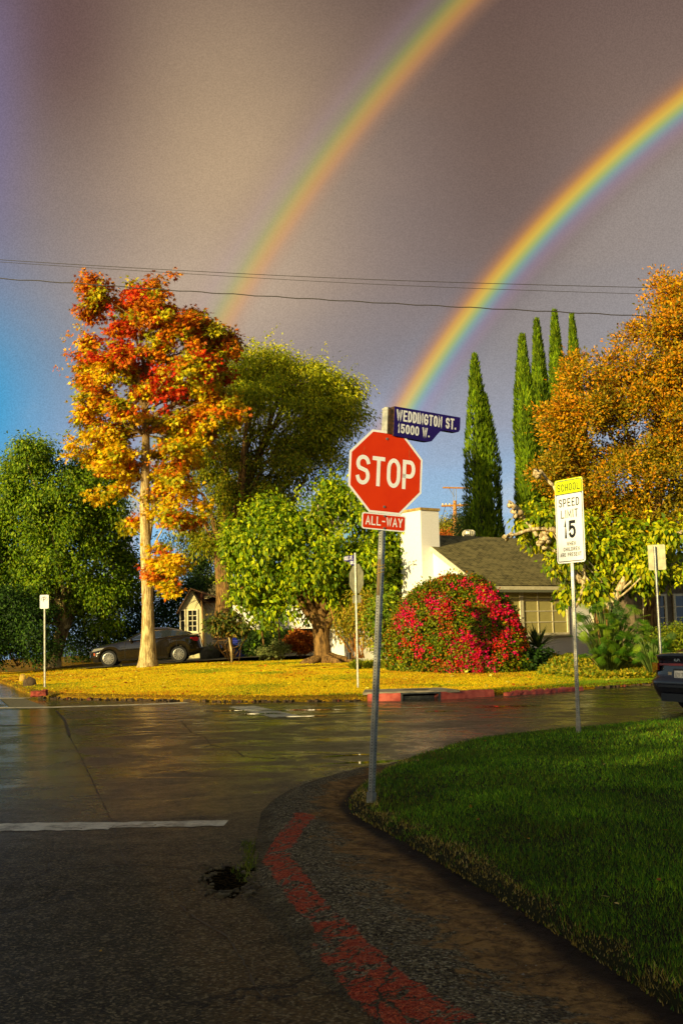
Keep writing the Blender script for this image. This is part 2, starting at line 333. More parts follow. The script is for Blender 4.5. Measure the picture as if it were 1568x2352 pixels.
def asphalt(k):
    x, y, z = k.xyz(k.co)
    n1 = k.noise(0.35, k.co, 4, .5); n2 = k.noise(2.3, k.co, 5, .6); fine = k.noise(95, k.co, 3, .7); mid = k.noise(40, k.co, 4, .75); blot = k.noise(8, k.vmul(k.co, (1, .7, 1)), 6, .75)
    jx = k.m('ADD', k.m('MULTIPLY', y, -0.277), 0.78)      # joint between the old left lane and the newer surface
    jx = k.m('ADD', jx, k.m('MULTIPLY', k.m('SUBTRACT', n2, .5), .25)); dj = k.m('SUBTRACT', x, jx)
    lane = k.rng(dj, -0.12, 0.10, 1.0, 0.0); track = k.m('MULTIPLY', k.rng(dj, -.1, .1), k.rng(k.m('ADD', dj, k.m('MULTIPLY', blot, .3)), 1.0, .5))
    near = k.rng(y, 6.5, 15); far = k.rng(y, 17, 24)
    col = k.mix(k.rng(n2, .38, .62), lin(52, 42, 18), lin(70, 57, 28))
    col = k.mix(k.rng(n1, .42, .58), col, lin(76, 58, 24))
    col = k.mix(k.m('MULTIPLY', track, .5), col, lin(92, 64, 26))
    col = k.mix(k.m('MULTIPLY', lane, .7), col, lin(28, 27, 9))
    col = k.mix(k.rng(blot, .50, .66, 0, .62), col, lin(26, 21, 9)); col = k.mix(k.rng(blot, .46, .34, 0, .35), col, lin(112, 96, 60))
    col = k.mix(k.rng(mid, .52, .66, 0, .75), col, lin(128, 112, 74)); col = k.mix(k.rng(mid, .48, .36, 0, .85), col, lin(15, 12, 5))
    vo = k.node('ShaderNodeTexVoronoi'); vo.inputs['Scale'].default_value = 72; k.l.new(k.co, vo.inputs['Vector']); vs = k.node('ShaderNodeSeparateColor'); k.l.new(vo.outputs['Color'], vs.inputs[0])
    col = k.mix(k.m('MULTIPLY', k.rng(vs.outputs[0], .70, .95), .55), col, lin(150, 134, 96)); col = k.mix(k.m('MULTIPLY', k.rng(vs.outputs[1], .6, .9), .6), col, lin(18, 15, 7))
    # map cracking in patches
    wv = k.node('ShaderNodeVectorMath', operation='ADD'); k.l.new(k.co, wv.inputs[0]); cb = k.node('ShaderNodeCombineXYZ'); k.put(cb.inputs[0], k.m('MULTIPLY', n2, .9)); k.put(cb.inputs[1], k.m('MULTIPLY', blot, .35)); k.l.new(cb.outputs[0], wv.inputs[1])
    ck = k.node('ShaderNodeTexVoronoi', feature='DISTANCE_TO_EDGE'); ck.inputs['Scale'].default_value = .9; k.l.new(wv.outputs[0], ck.inputs['Vector'])
    ckm = k.m('MULTIPLY', k.rng(ck.outputs['Distance'], .014, .004), k.rng(n1, .46, .56)); col = k.mix(k.m('MULTIPLY', ckm, .85), col, lin(10, 8, 4))
    wet = k.rng(k.noise(.8, k.vmul(k.co, (.8, 1.1, 1)), 7, .7, 1.0), .36, .66)
    rough = k.m('SUBTRACT', k.m('SUBTRACT', .62, k.m('MULTIPLY', near, .12)), k.m('MULTIPLY', wet, k.m('ADD', k.m('MULTIPLY', near, .30), .06)))
    rough = k.m('SUBTRACT', rough, k.m('MULTIPLY', k.m('MULTIPLY', lane, .24), near)); rough = k.m('SUBTRACT', rough, k.m('MULTIPLY', far, .05))
    rough = k.m('ADD', rough, k.m('MULTIPLY', k.m('SUBTRACT', blot, .5), .5))
    pud = k.m('MULTIPLY', k.rng(k.noise(1.6, k.vmul(k.co, (.35, 1.4, 1)), 3, .5), .60, .66), k.rng(y, 19, 23))
    rough = k.m('MAXIMUM', k.m('SUBTRACT', rough, k.m('MULTIPLY', pud, .5)), .07)
    h = k.m('ADD', k.m('MULTIPLY', fine, .6), k.m('MULTIPLY', mid, .8)); h = k.m('SUBTRACT', h, k.m('MULTIPLY', ckm, .8))
    b = k.node('ShaderNodeBump'); b.inputs['Distance'].default_value = .012
    k.put(b.inputs['Strength'], k.m('SUBTRACT', .85, k.m('ADD', k.m('MULTIPLY', wet, .2), k.m('MULTIPLY', near, .48)))); k.l.new(h, b.inputs['Height'])
    p = principled(k, col, rough); k.put(p.inputs['Specular IOR Level'], k.m('ADD', .12, k.m('MULTIPLY', near, .42))); k.l.new(b.outputs[0], p.inputs['Normal'])
def lawn_far(k):
    n = k.noise(.5, k.co, 5, .6); f = k.noise(30, k.co, 4, .7)
    c = k.mix(k.rng(n, .4, .6), lin(190, 140, 20), lin(150, 120, 18)); c = k.mix(k.rng(f, .4, .6), c, lin(70, 58, 14))
    principled(k, c, .9, bump=f, bstr=1, bdist=.05, spec=.1)
def soil(k):
    f = k.noise(40, k.co, 4, .7); principled(k, k.mix(f, lin(22, 26, 8), lin(50, 46, 20)), .9, bump=f, bstr=.8, bdist=.02, spec=.1)

M_ASPH = material('wet_asphalt', asphalt)
road = tag(mesh_obj('road', [(-400, -400, 0), (400, -400, 0), (400, 900, 0), (-400, 900, 0)], [(0, 1, 2, 3)], M_ASPH), kind='structure')
far_lawn = ground_strip('far_lawn', FARK, (.25, .97), [0, .04, .12, .3, .6, 1, 1.5, 2.2, 3, 4, 5.5, 7, 9, 12, 16, 22, 30, 60, 200, 500], zfar, material('dry_lawn_soil', lawn_far), .1)
near_lawn = ground_strip('near_lawn', NEARL, (.97, -.25), [0, .015, .05, .1, .2, .35, .6, 1, 1.5, 2.2, 3, 4, 5.5, 7, 9, 13, 20, 40], znear, material('lawn_soil', soil), .09)

# ---- the verge between the near lawn and the road: bare dirt, a crumbling asphalt berm with red paint
OUT = resample([(.75, 1.5), tuple(gnd(870, 2352)[:2]), tuple(gnd(780, 2300)[:2]), tuple(gnd(690, 2220)[:2]), tuple(gnd(630, 2130)[:2]), tuple(gnd(550, 2060)[:2]), tuple(gnd(548, 1990)[:2]),
                tuple(gnd(585, 1920)[:2]), tuple(gnd(600, 1850)[:2]), tuple(gnd(690, 1800)[:2]), tuple(gnd(790, 1772)[:2]), (.3, 13.55), (.8, 14.6), (1.6, 16.3), (3.35, 17.75), (5.4, 19.05), (9, 21.5), (30, 36.2)], 700, 1)
RED = resample([tuple(gnd(*p, .06)[:2]) for p in [(700, 1868), (660, 1915), (630, 1955), (650, 1985), (700, 2060), (770, 2125), (820, 2180), (880, 2240), (980, 2300), (1080, 2370)]], 80, 1)
RED2 = resample([tuple(gnd(*p, .06)[:2]) for p in [(730, 2150), (790, 2215), (850, 2280), (920, 2330), (1000, 2390)]], 40, 1)
def verge(k):
    d = k.node('ShaderNodeAttribute', attribute_name='verge').outputs['Vector']; v, red, s = k.xyz(d)
    n = k.noise(3, k.co, 5, .6); f = k.noise(42, k.co, 4, .8); g = k.noise(12, k.co, 6, .75)
    st = k.node('ShaderNodeTexVoronoi'); st.inputs['Scale'].default_value = 75; k.l.new(k.co, st.inputs['Vector'])
    crk = k.node('ShaderNodeTexVoronoi', feature='DISTANCE_TO_EDGE'); crk.inputs['Scale'].default_value = 4.5
    wv = k.node('ShaderNodeVectorMath', operation='ADD'); k.l.new(k.co, wv.inputs[0])
    cb = k.node('ShaderNodeCombineXYZ'); k.put(cb.inputs[0], k.m('MULTIPLY', n, .5)); k.put(cb.inputs[1], k.m('MULTIPLY', g, .2)); k.l.new(cb.outputs[0], wv.inputs[1]); k.l.new(wv.outputs[0], crk.inputs['Vector'])
    dirt = k.mix(k.rng(g, .40, .60), lin(150, 112, 56), lin(92, 64, 28)); dirt = k.mix(k.rng(f, .54, .66, 0, .7), dirt, lin(178, 140, 80)); dirt = k.mix(k.rng(k.noise(1.6, k.co, 3, .5), .5, .6, 0, .5), dirt, lin(64, 44, 20))
    hsv = k.node('ShaderNodeSeparateColor'); k.l.new(st.outputs['Color'], hsv.inputs[0])
    stone = k.rng(hsv.outputs[0], .55, .95)
    grav = k.mix(k.rng(f, .42, .60), lin(50, 42, 22), lin(146, 130, 88)); grav = k.mix(k.m('MULTIPLY', k.rng(hsv.outputs[0], .70, .9), .8), grav, lin(196, 180, 136)); grav = k.mix(k.m('MULTIPLY', k.rng(hsv.outputs[1], .72, .9), .7), grav, lin(26, 22, 16))
    dirt = k.mix(k.rng(k.m('ADD', v, k.m('MULTIPLY', k.m('SUBTRACT', g, .5), .12)), .16, .06), dirt, lin(34, 22, 8))  # shade under the raised lawn lip, painted dark along the lawn edge
    fr = k.rng(k.m('ADD', v, k.m('ADD', k.m('MULTIPLY', k.m('SUBTRACT', g, .5), .5), k.m('MULTIPLY', k.m('SUBTRACT', n, .5), .8))), .36, .50)
    col = k.mix(fr, dirt, grav); asp = k.rng(k.m('ADD', v, k.m('MULTIPLY', k.m('SUBTRACT', n, .5), .6)), .80, .92); col = k.mix(asp, col, k.mix(k.rng(f, .4, .62), lin(60, 50, 28), lin(124, 108, 70)))
    col = k.mix(k.rng(n, .58, .68, 0, .6), col, lin(52, 38, 20))
    rm = k.rng(k.m('ADD', red, k.m('MULTIPLY', k.m('SUBTRACT', g, .5), .16)), .082, .07)
    rm = k.m('MULTIPLY', rm, k.rng(crk.outputs['Distance'], .02, .045)); rm = k.m('MULTIPLY', rm, k.rng(k.m('ADD', k.m('MULTIPLY', n, .6), k.m('MULTIPLY', g, .4)), .43, .48))
    redc = k.mix(k.rng(f, .42, .6), lin(178, 52, 22), lin(232, 104, 58))
    col = k.mix(k.m('MULTIPLY', rm, .92), col, redc)
    h = k.m('ADD', k.m('MULTIPLY', f, .5), k.m('MULTIPLY', k.m('MULTIPLY', st.outputs['Distance'], -1.2), fr)); h = k.m('ADD', h, k.m('MULTIPLY', g, 1.0))
    h = k.m('ADD', h, k.m('MULTIPLY', k.rng(crk.outputs['Distance'], 0, .04), .8))
    principled(k, col, .72, bump=h, bstr=1.0, bdist=.03, spec=.15)
def build_verge():
    n, m = 700, 44; V = []; A = []
    for j in range(m):
        v = j / (m - 1); P = NEARL * (1 - v) + OUT * v
        if j == 0: P = NEARL + np.array([.3, -.08])
        X, Y = P[:, 0], P[:, 1]
        w = np.linalg.norm(NEARL - OUT, axis=1); hs = np.clip(w / .8, .15, 1)
        z = .03 + .034 * np.exp(-((v - .66) / .22) ** 2) * hs - .030 * sm((v - .72) / .28) - .012 * np.exp(-((v - .12) / .12) ** 2)
        z = z * (1 - .25 * sm((v - .5) / .3)) + hs * (.026 * (vnoise(X, Y, .35, 1) - .5) + .018 * (vnoise(X, Y, .12, 2) - .5) + .007 * (vnoise(X, Y, .04, 4) - .5)) * (1 - .8 * sm((v - .9) / .1))
        if j == m - 1: z = z * 0 - .01
        r = np.minimum(pdist(X, Y, RED) - .02, pdist(X, Y, RED2) + .03)
        V.append(np.c_[X, Y, z]); A.append(np.c_[np.full(n, v), r, np.linspace(0, 1, n)])
    V = np.concatenate(V); A = np.concatenate(A)
    F = [(j * n + i, j * n + i + 1, (j + 1) * n + i + 1, (j + 1) * n + i) for j in range(m - 1) for i in range(n - 1)]
    o = mesh_obj('verge', V, F, material('dirt_verge', verge), smooth=True)
    a = o.data.attributes.new('verge', 'FLOAT_VECTOR', 'POINT'); a.data.foreach_set('vector', A.astype(np.float32).ravel())
    return tag(o, kind='structure')
build_verge()

# ---- puddles, painted lines, cracks
def blobpoly(cx, cy, rx, ry, rot=0, n=48, seed=0, amp=.25):
    P = []
    for i in range(n):
        a = 2 * math.pi * i / n; k = 1 + amp * (float(vnoise(math.cos(a) * 2 + 5, math.sin(a) * 2 + 5, .6, seed)) - .5) * 2
        x, y = rx * math.cos(a) * k, ry * math.sin(a) * k
        P.append((cx + x * math.cos(rot) - y * math.sin(rot), cy + x * math.sin(rot) + y * math.cos(rot)))
    return P
M_WATER = simple('puddle_water', lin(22, 20, 14), rough=.03, bstr=.0, spec=.6)
def flat(name, polys, z, mat, kind='structure'):
    V = []; F = []
    for P in polys: F.append(tuple(range(len(V), len(V) + len(P)))); V += [(p[0], p[1], z) for p in P]
    return tag(mesh_obj(name, V, F, mat), kind=kind)
pA = gnd(530, 2015); pB = gnd(850, 1757)
def puddle_m(k):
    n = k.noise(26, k.vmul(k.co, (1, .6, 1)), 4, .7); principled(k, lin(12, 11, 6), k.rng(n, .42, .62, .05, .3), bump=n, bstr=.2, bdist=.01, spec=.1)
M_PUD = material('shallow_puddle', puddle_m)
g2_ = lambda x, y: tuple(gnd(x, y)[:2])
def ppoly(D, n, sd): q = resample([tuple(gnd(*p)[:2]) for p in D + D[:1]], n, 1)[:-1]; return [tuple(p) for p in q + .012 * (np.c_[vnoise(q[:, 0], q[:, 1], .05, sd), vnoise(q[:, 1], q[:, 0], .05, sd + 1)] - .5)]
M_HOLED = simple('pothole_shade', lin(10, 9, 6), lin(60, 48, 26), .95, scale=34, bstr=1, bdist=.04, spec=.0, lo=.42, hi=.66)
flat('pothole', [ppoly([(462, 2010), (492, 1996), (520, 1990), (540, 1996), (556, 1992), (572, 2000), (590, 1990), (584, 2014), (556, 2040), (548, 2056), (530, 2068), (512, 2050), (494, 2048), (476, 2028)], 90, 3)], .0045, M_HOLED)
mb = MB()
for q in range(150):
    a = rng.uniform(0, 6.283); rr = 1 + .18 * rng.normal(); px_, py_ = 527 + 58 * math.cos(a) * rr, 2026 + 34 * math.sin(a) * rr; p = gnd(px_, py_); ss = .006 + .016 * rng.random() ** 2
    mb.obox((p[0], p[1], 0), unit(rng.normal(size=(1, 3)))[0] * (1, 1, .2), unit(rng.normal(size=(1, 3)))[0] * (1, 1, .2), (0, 0, 1), -ss, ss, -ss, ss, 0, ss)
tag(mb.build('asphalt_crumbs', simple('crumb_asphalt', lin(60, 50, 30), lin(110, 96, 62), .9, scale=20)), kind='stuff')
# (green blades standing in for the puddle reflection are built with the grass)
flat('puddle', [blobpoly(pB[0] - .02, pB[1], .44, .12, R(12), seed=5, amp=.5)], .034, M_WATER)
flat('puddle', [blobpoly(*gnd(810, 1735)[:2], .35, .07, R(15), seed=8, amp=.5)], .005, M_WATER)
for i, (px, py, rx, ry) in enumerate([(690, 1631, .9, .12), (960, 1625, .55, .1), (1010, 1634, .35, .09), (600, 1640, .5, .12), (530, 1633, .45, .1), (1180, 1622, .6, .08), (700, 1646, .4, .1), (540, 1617, .8, .1), (800, 1622, .4, .1)]):
    p = gnd(px, py); flat('puddle', [blobpoly(p[0], p[1], rx, ry * 1.6, 0, seed=11 + i, amp=.7)], .005 + .0004 * i, M_WATER)
def paint(k):
    f = k.noise(50, k.co, 4, .7); g = k.noise(5, k.co, 5, .7)
    c = k.mix(k.rng(g, .36, .6), lin(150, 142, 116), lin(214, 206, 176)); c = k.mix(k.rng(k.m('ADD', k.m('MULTIPLY', f, .5), k.m('MULTIPLY', g, .5)), .44, .38), c, lin(52, 46, 36))
    principled(k, c, .5, bump=f, bstr=.3, bdist=.004)
M_PAINT = material('worn_white_paint', paint)
def line_poly(pts, w, seed=0, rag=.02):
    P = resample(pts, max(12, int(np.linalg.norm(np.array(pts[-1]) - np.array(pts[0])) / .05)), 0)
    t = np.gradient(P, axis=0); t /= np.linalg.norm(t, axis=1)[:, None]; nr = np.c_[-t[:, 1], t[:, 0]]
    a = w / 2 + rag * (vnoise(P[:, 0], P[:, 1], .07, seed) - .5); b = w / 2 + rag * (vnoise(P[:, 0] + 9, P[:, 1], .07, seed + 1) - .5)
    L, Q = P + nr * a[:, None], P - nr * b[:, None]; n = len(P)
    return np.r_[L, Q], [(i, i + 1, n + i + 1, n + i) for i in range(n - 1)]
def lines(name, specs, z, mat, rag=.02):
    V = np.zeros((0, 2)); F = []
    for i, (pts, w) in enumerate(specs):
        v, f = line_poly([tuple(p) for p in pts], w, i, rag); F += [tuple(q + len(V) for q in x) for x in f]; V = np.r_[V, v]
    return tag(mesh_obj(name, np.c_[V, np.full(len(V), z)], F, mat), kind='structure')
g2 = lambda *a: tuple(gnd(*a)[:2])
lines('stop_line', [([g2(-250, 1908), g2(0, 1901), g2(262, 1897)], .40), ([g2(264, 1896), g2(390, 1893), g2(520, 1891)], .30)], .004, M_PAINT, .07)
lines('stop_line', [([g2(555, 1622.5), g2(660, 1647)], .60)], .004, M_PAINT, .05)
lines('crosswalk_line', [([g2(-200, 1629), g2(0, 1626), g2(110, 1625), g2(330, 1618.5), g2(430, 1614)], .46), ([g2(-200, 1604), g2(0, 1604), g2(62, 1604)], .5)], .004, M_PAINT, .05)
flat('crosswalk_line', [[g2(2, 1606), g2(60, 1606), g2(108, 1623.5), g2(24, 1625)]], .0048, simple('faded_paint', lin(88, 84, 58), lin(120, 112, 80), .6, scale=12))
M_CRACK = simple('crack_tar', lin(8, 7, 6), lin(16, 14, 11), .5)
lines('road_crack', [([g2(*q) for q in P], w) for P, w in [
    ([(415, 1655), (440, 1683), (470, 1692), (485, 1712), (540, 1722), (560, 1738), (640, 1742), (760, 1738)], .022),
    ([(485, 1712), (430, 1728), (300, 1740)], .01), ([(300, 1768), (420, 1772), (470, 1782), (560, 1790), (650, 1785)], .014),
    ([(160, 1690), (190, 1745), (225, 1820), (262, 1895), (275, 1950), (290, 1985), (400, 1992), (470, 1998)], .012),
    ([(0, 1999), (130, 1997), (290, 1988)], .012), ([(390, 2030), (400, 2070), (450, 2110), (520, 2150), (560, 2210), (600, 2290)], .008),
    ([(130, 1632), (150, 1655), (160, 1690)], .05), ([(720, 1730), (850, 1738), (1000, 1722)], .02), ([(0, 1665), (120, 1668), (250, 1662), (330, 1655)], .05)]], .0025, M_CRACK, .02)

# ------------------------------------------------------------------ leaves
def T_oval(): return np.array([(0, 0, 0), (.28, .45, .06), (0, 1, 0), (-.28, .45, .06)]), np.array([(0, 1, 2), (0, 2, 3)])
def T_drop():
    return np.array([(0, 0, 0), (.26, .3, .07), (.22, .62, .02), (0, 1, -.2), (-.22, .62, .02), (-.26, .3, .07), (0, .45, -.03)]), np.array([(0, 1, 6), (1, 2, 6), (2, 3, 6), (3, 4, 6), (4, 5, 6), (5, 0, 6)])
def T_star():
    o = []; L = [(-100, .5), (-48, .62), (0, .85), (48, .62), (100, .5)]
    pts = [(0, 0, 0)]
    for i, (a, l) in enumerate(L):
        pts.append((math.sin(R(a)) * l, .25 + math.cos(R(a)) * l, .05))
        if i < 4: m = (a + L[i + 1][0]) / 2; pts.append((math.sin(R(m)) * .26, .25 + math.cos(R(m)) * .26, -.02))
    n = len(pts); return np.array(pts), np.array([(0, i, i + 1) for i in range(1, n - 1)])
def T_spike(): return np.array([(-.09, 0, 0), (.09, 0, 0), (0, 1, 0)]), np.array([(0, 1, 2)])
def T_blade(): return np.array([(-.05, 0, 0), (.05, 0, 0), (.03, .6, .06), (-.03, .6, .06), (0, 1, .2)]), np.array([(0, 1, 2), (0, 2, 3), (3, 2, 4)])
TEMPL = dict(oval=T_oval(), drop=T_drop(), star=T_star(), spike=T_spike(), blade=T_blade())
def leaves(name, P, D, N, size, col, templ, mat, parent=None, width=1.0):
    T, Fc = TEMPL[templ]; T = T * np.array([width, 1, 1]); n = len(P)
    D = unit(D); X = unit(np.cross(D, N)); Z = np.cross(X, D)
    size = np.broadcast_to(size, n)
    V = P[:, None, :] + size[:, None, None] * (T[None, :, 0:1] * X[:, None] + T[None, :, 1:2] * D[:, None] + T[None, :, 2:3] * Z[:, None])
    F = (np.arange(n)[:, None, None] * len(T) + Fc[None]).reshape(-1, 3)
    C = np.repeat(col, len(T), axis=0)
    return tri_obj(name, V.reshape(-1, 3), F, mat, parent, C)
def rdir(n): return unit(rng.normal(size=(n, 3)))
def pick(pal, n, jit=.18):
    pal = np.array([lin(*c) for c in pal]); c = pal[rng.integers(0, len(pal), n)]
    return np.clip(c * (1 + jit * rng.normal(size=(n, 1))) , .001, 1)
def blobs_to_world(bl):
    out = []
    for px, py, Y, rx, ry, rd in bl:
        c = at(px, py, Y); s = Y / FPX; out.append((c, np.array([rx * s, rd, ry * s])))
    return out
LUMP = None                                # (count, radius): boughs, each a rounded mass of clumps with gaps between
def clump_points(bl, n, shell=.55):
    if LUMP:
        m, rl, sq = LUMP; C, U, idx = _clumps(bl, m, shell); k = rng.integers(0, m, n); v = rdir(n); v = unit(v + U[k] * .5 + np.array([0, 0, .25]))
        sc = (.65 + .7 * rng.random(m))[k]; return C[k] + v * (rl * sc * (.55 + .5 * rng.random(n)))[:, None] * np.array([1, 1, sq]), unit(v + U[k] * .4), idx[k]
    return _clumps(bl, n, shell)
def _clumps(bl, n, shell=.55):
    W = blobs_to_world(bl); vol = np.array([np.prod(r) ** (2 / 3) for _, r in W]); vol /= vol.sum()
    idx = rng.choice(len(W), n, p=vol); u = rdir(n); rr = (shell + (1 - shell) * rng.random(n) ** .7)[:, None]
    C = np.array([w[0] for w in W])[idx]; S = np.array([w[1] for w in W])[idx]
    return C + u * rr * S, u, idx
def crown(name, bl, ncl, per, cr, size, templ, mat, colf, parent, droop=.3, shell=.5, up=0.0, flat_=.6, width=1.0, mix_=.6, root=None):
    C, U, idx = clump_points(bl, ncl, shell)
    n = ncl * per; ci = np.repeat(np.arange(ncl), per)
    off = rng.normal(size=(n, 3)) * cr * np.array([1, 1, flat_]); P = C[ci] + off
    D = unit(off * 1.0 / cr + rdir(n) * .8 + np.array([0, 0, -droop * 2 + up * 2])); N = unit(U[ci] * mix_ + rdir(n) * .7 + np.array([-.25, -.3, .45]))
    s = size * (.7 + .6 * rng.random(n)); col = colf(P, C, ci, idx, n)
    if root is not None: P = P - np.array(root.location); 
    return leaves(name, P, D, N, s, col, templ, mat, parent, width), C
def shoots(root, bl, n, L, per, size, templ, colf, up=.8, droop=.5, width=1.0, name='shoots'):
    """young shoots that leave the crown's surface, leaves along each"""
    C, U, idx = clump_points(bl, n, .98); k = U[:, 2] > -.35; C, U, idx = C[k], U[k], idx[k]; n = len(C)
    d = unit(U + np.array([0, 0, up]) + rdir(n) * .35); l = L * (.5 + rng.random(n)); t = np.tile(np.linspace(.0, 1, per), n); ci = np.repeat(np.arange(n), per)
    P = C[ci] + d[ci] * (l[ci] * t)[:, None] - np.array([0, 0, .35]) * ((t ** 2) * l[ci])[:, None] + rng.normal(size=(n * per, 3)) * size * .35
    D = d[ci] * .4 + rdir(n * per) + np.array([0, 0, -droop]); N = rdir(n * per) * .6 + U[ci] * .5 + np.array([-.3, -.4, .4])
    return leaves(name, P - np.array(root.location), D, N, size * (.7 + .6 * rng.random(n * per)) * (1.1 - .5 * t), colf(P, C, ci, idx, n * per), templ, LEAF, root, width)
def tree_root(name, base, label, cat, group=None): return empty(name, base, label, cat, group)
def limb(mb, a, b, r0, r1, sag=.0, n=7, wob=.06, bend=.12):
    a = np.array(a, float); b = np.array(b, float); L = np.linalg.norm(b - a); k1, k2 = rng.normal(size=3) * L * bend, rng.normal(size=3) * L * bend * .6
    pts = [a + (b - a) * t + k1 * math.sin(math.pi * t) * .6 + k2 * math.sin(2 * math.pi * t) * .4 + np.array([0, 0, 1]) * sag * L * math.sin(math.pi * t) for t in np.linspace(0, 1, n)]
    mb.tube(pts, [r0 + (r1 - r0) * t for t in np.linspace(0, 1, n)], 7, wob=wob); return pts
def trunk_mesh(root, pts, rad, mat, branches, n=14, wob=.10, name='trunk', flare=None):
    """pts world points; branches: list of (from, to, r0, r1)"""
    mb = MB(); o = np.array(root.location)
    P = resample([tuple(np.array(p) - o) for p in pts], 24, 2); rr = np.interp(np.linspace(0, 1, 24), np.linspace(0, 1, len(rad)), rad)
    if flare: rr = rr * (1 + flare * np.exp(-np.linspace(0, 1, 24) * 24))
    mb.tube(list(P), list(rr), n, wob=wob)
    for a, b, r0, r1 in branches: limb(mb, np.array(a) - o, np.array(b) - o, r0, r1, sag=.1)
    return mb.build(name, mat, root, smooth=True)
def bark(name, c1, c2, c3=None, furrow=18, dark_above=None):
    def b(k):
        n = k.noise(furrow, k.vmul(k.co, (1, 1, .16)), 5, .65, .3); g = k.noise(2.2, k.vmul(k.co, (1.4, 1.4, .8)), 4, .6)
        c = k.mix(k.rng(n, .38, .62), c1, c2)
        if c3: c = k.mix(k.rng(g, .5, .58), c, c3)
        if dark_above: c = k.mix(k.m('MULTIPLY', k.rng(k.m('ADD', k.xyz(k.co)[2], k.m('MULTIPLY', g, 3.0)), dark_above, dark_above + 2.5), .8), c, lin(104, 80, 48))
        principled(k, c, .85, bump=n, bstr=1, bdist=.035, spec=.15)
    return material(name, b)
BK_PALE = bark('pale_bark', lin(128, 108, 66), lin(216, 194, 138)); BK_MOT = bark('mottled_bark', lin(70, 58, 40), lin(140, 122, 84), lin(196, 176, 120))
BK_BROWN = bark('brown_bark', lin(74, 54, 30), lin(150, 116, 66)); BK_DARK = bark('dark_bark', lin(36, 28, 18), lin(74, 56, 34)); BK_WHITE = bark('knobbly_bark', lin(140, 118, 80), lin(222, 204, 160))

# ------------------------------------------------------------------ shade: unseen blockers added behind the camera, shaped to shade the foreground
ush = np.array([math.sin(R(SUN_AZ)), math.cos(R(SUN_AZ))]); vsh = np.array([ush[1], -ush[0]])
def shade_pos(s, v, z): p = ush * s + vsh * v; return (p[0], p[1], z)
M_OFFW = simple('shade_blocker_matt', lin(150, 140, 120))
def build_shade():
    prof = [(-70, 6.0), (-40, 8.0), (-26, 8.2), (-22, 8.6), (-19.5, 9.0), (-16, 9.7), (-13.5, 11.0), (-11, 11.6), (-9, 11.2), (-7.6, 10.2), (-6.9, 9.1), (-6.2, 8.45), (-5, 8.4), (-3, 9.2), (6, 12), (30, 12), (70, 12)]
    mb = MB(); S0 = -25.0
    for (v0, h0), (v1, h1) in zip(prof[:-1], prof[1:]):
        A = [shade_pos(S0, v0, -.5), shade_pos(S0, v1, -.5), shade_pos(S0, v1, h1 - .5), shade_pos(S0, v0, h0 - .5)]
        B = [shade_pos(S0 - 8, v0, -.5), shade_pos(S0 - 8, v1, -.5), shade_pos(S0 - 8, v1, h1 - 1.5), shade_pos(S0 - 8, v0, h0 - 1.5)]
        mb.add(A + B, [(0, 1, 2, 3), (7, 6, 5, 4), (3, 2, 6, 7), (0, 3, 7, 4), (1, 5, 6, 2)])
    o = mb.build('shade_blocker', M_OFFW); tag(o, 'unseen blocker behind the camera, its top shaped for the foreground shade', 'shade blocker')
    # loose leaves added along the blocker's top: soft uneven shadow edge
    n = 16000; v = rng.uniform(-70, 40, n); h = np.interp(v, [p[0] for p in prof], [p[1] for p in prof])
    P = np.array([shade_pos(S0 + a, b, 0) for a, b in zip(rng.uniform(-1.5, 1.5, n), v)]); P[:, 2] = h - .7 + .45 * np.abs(rng.normal(size=n)) * (.5 + vnoise(v, v * 0, 1.3, 2))
    L = leaves('shade_leaf_fringe', P, rdir(n), rdir(n), .3, pick([(60, 80, 20)], n), 'oval', LEAF_MATT)
    tag(L, 'unseen leaf fringe added behind the camera to soften the shadow edge', 'hedge')
build_shade()

# ------------------------------------------------------------------ grass
def edge_sign(x, y, P):                    # signed: + on the right-hand side of the polyline
    x = np.asarray(x); best = np.full(x.shape, 1e9); sg = np.zeros(x.shape)
    for a, b in zip(P[:-1:4], P[4::4]):
        d = b - a; L = d.dot(d); t = np.clip(((x - a[0]) * d[0] + (y - a[1]) * d[1]) / L, 0, 1)
        q = np.hypot(x - a[0] - t * d[0], y - a[1] - t * d[1]); m = q < best
        cr = d[1] * (x - a[0]) - d[0] * (y - a[1])
        sg = np.where(m, np.sign(cr), sg); best = np.where(m, q, best)
    return best * sg
def blades(name, x, y, z, h, w, col, lean=.55):
    n = len(x); a = rng.uniform(0, 2 * math.pi, n); l = rng.random(n) * lean * h
    T = np.c_[np.cos(a), np.sin(a)]; b = rng.uniform(0, 2 * math.pi, n); Wd = np.c_[np.cos(b), np.sin(b)] * w[:, None] / 2
    p0 = np.c_[x - Wd[:, 0], y - Wd[:, 1], z - .004]; p1 = np.c_[x + Wd[:, 0], y + Wd[:, 1], z - .004]; p2 = np.c_[x + T[:, 0] * l, y + T[:, 1] * l, z + h]
    V = np.stack([p0, p1, p2], 1).reshape(-1, 3); F = np.arange(3 * n).reshape(-1, 3)
    return tag(tri_obj(name, V, F, GRASS, None, np.repeat(col, 3, axis=0)), kind='stuff')
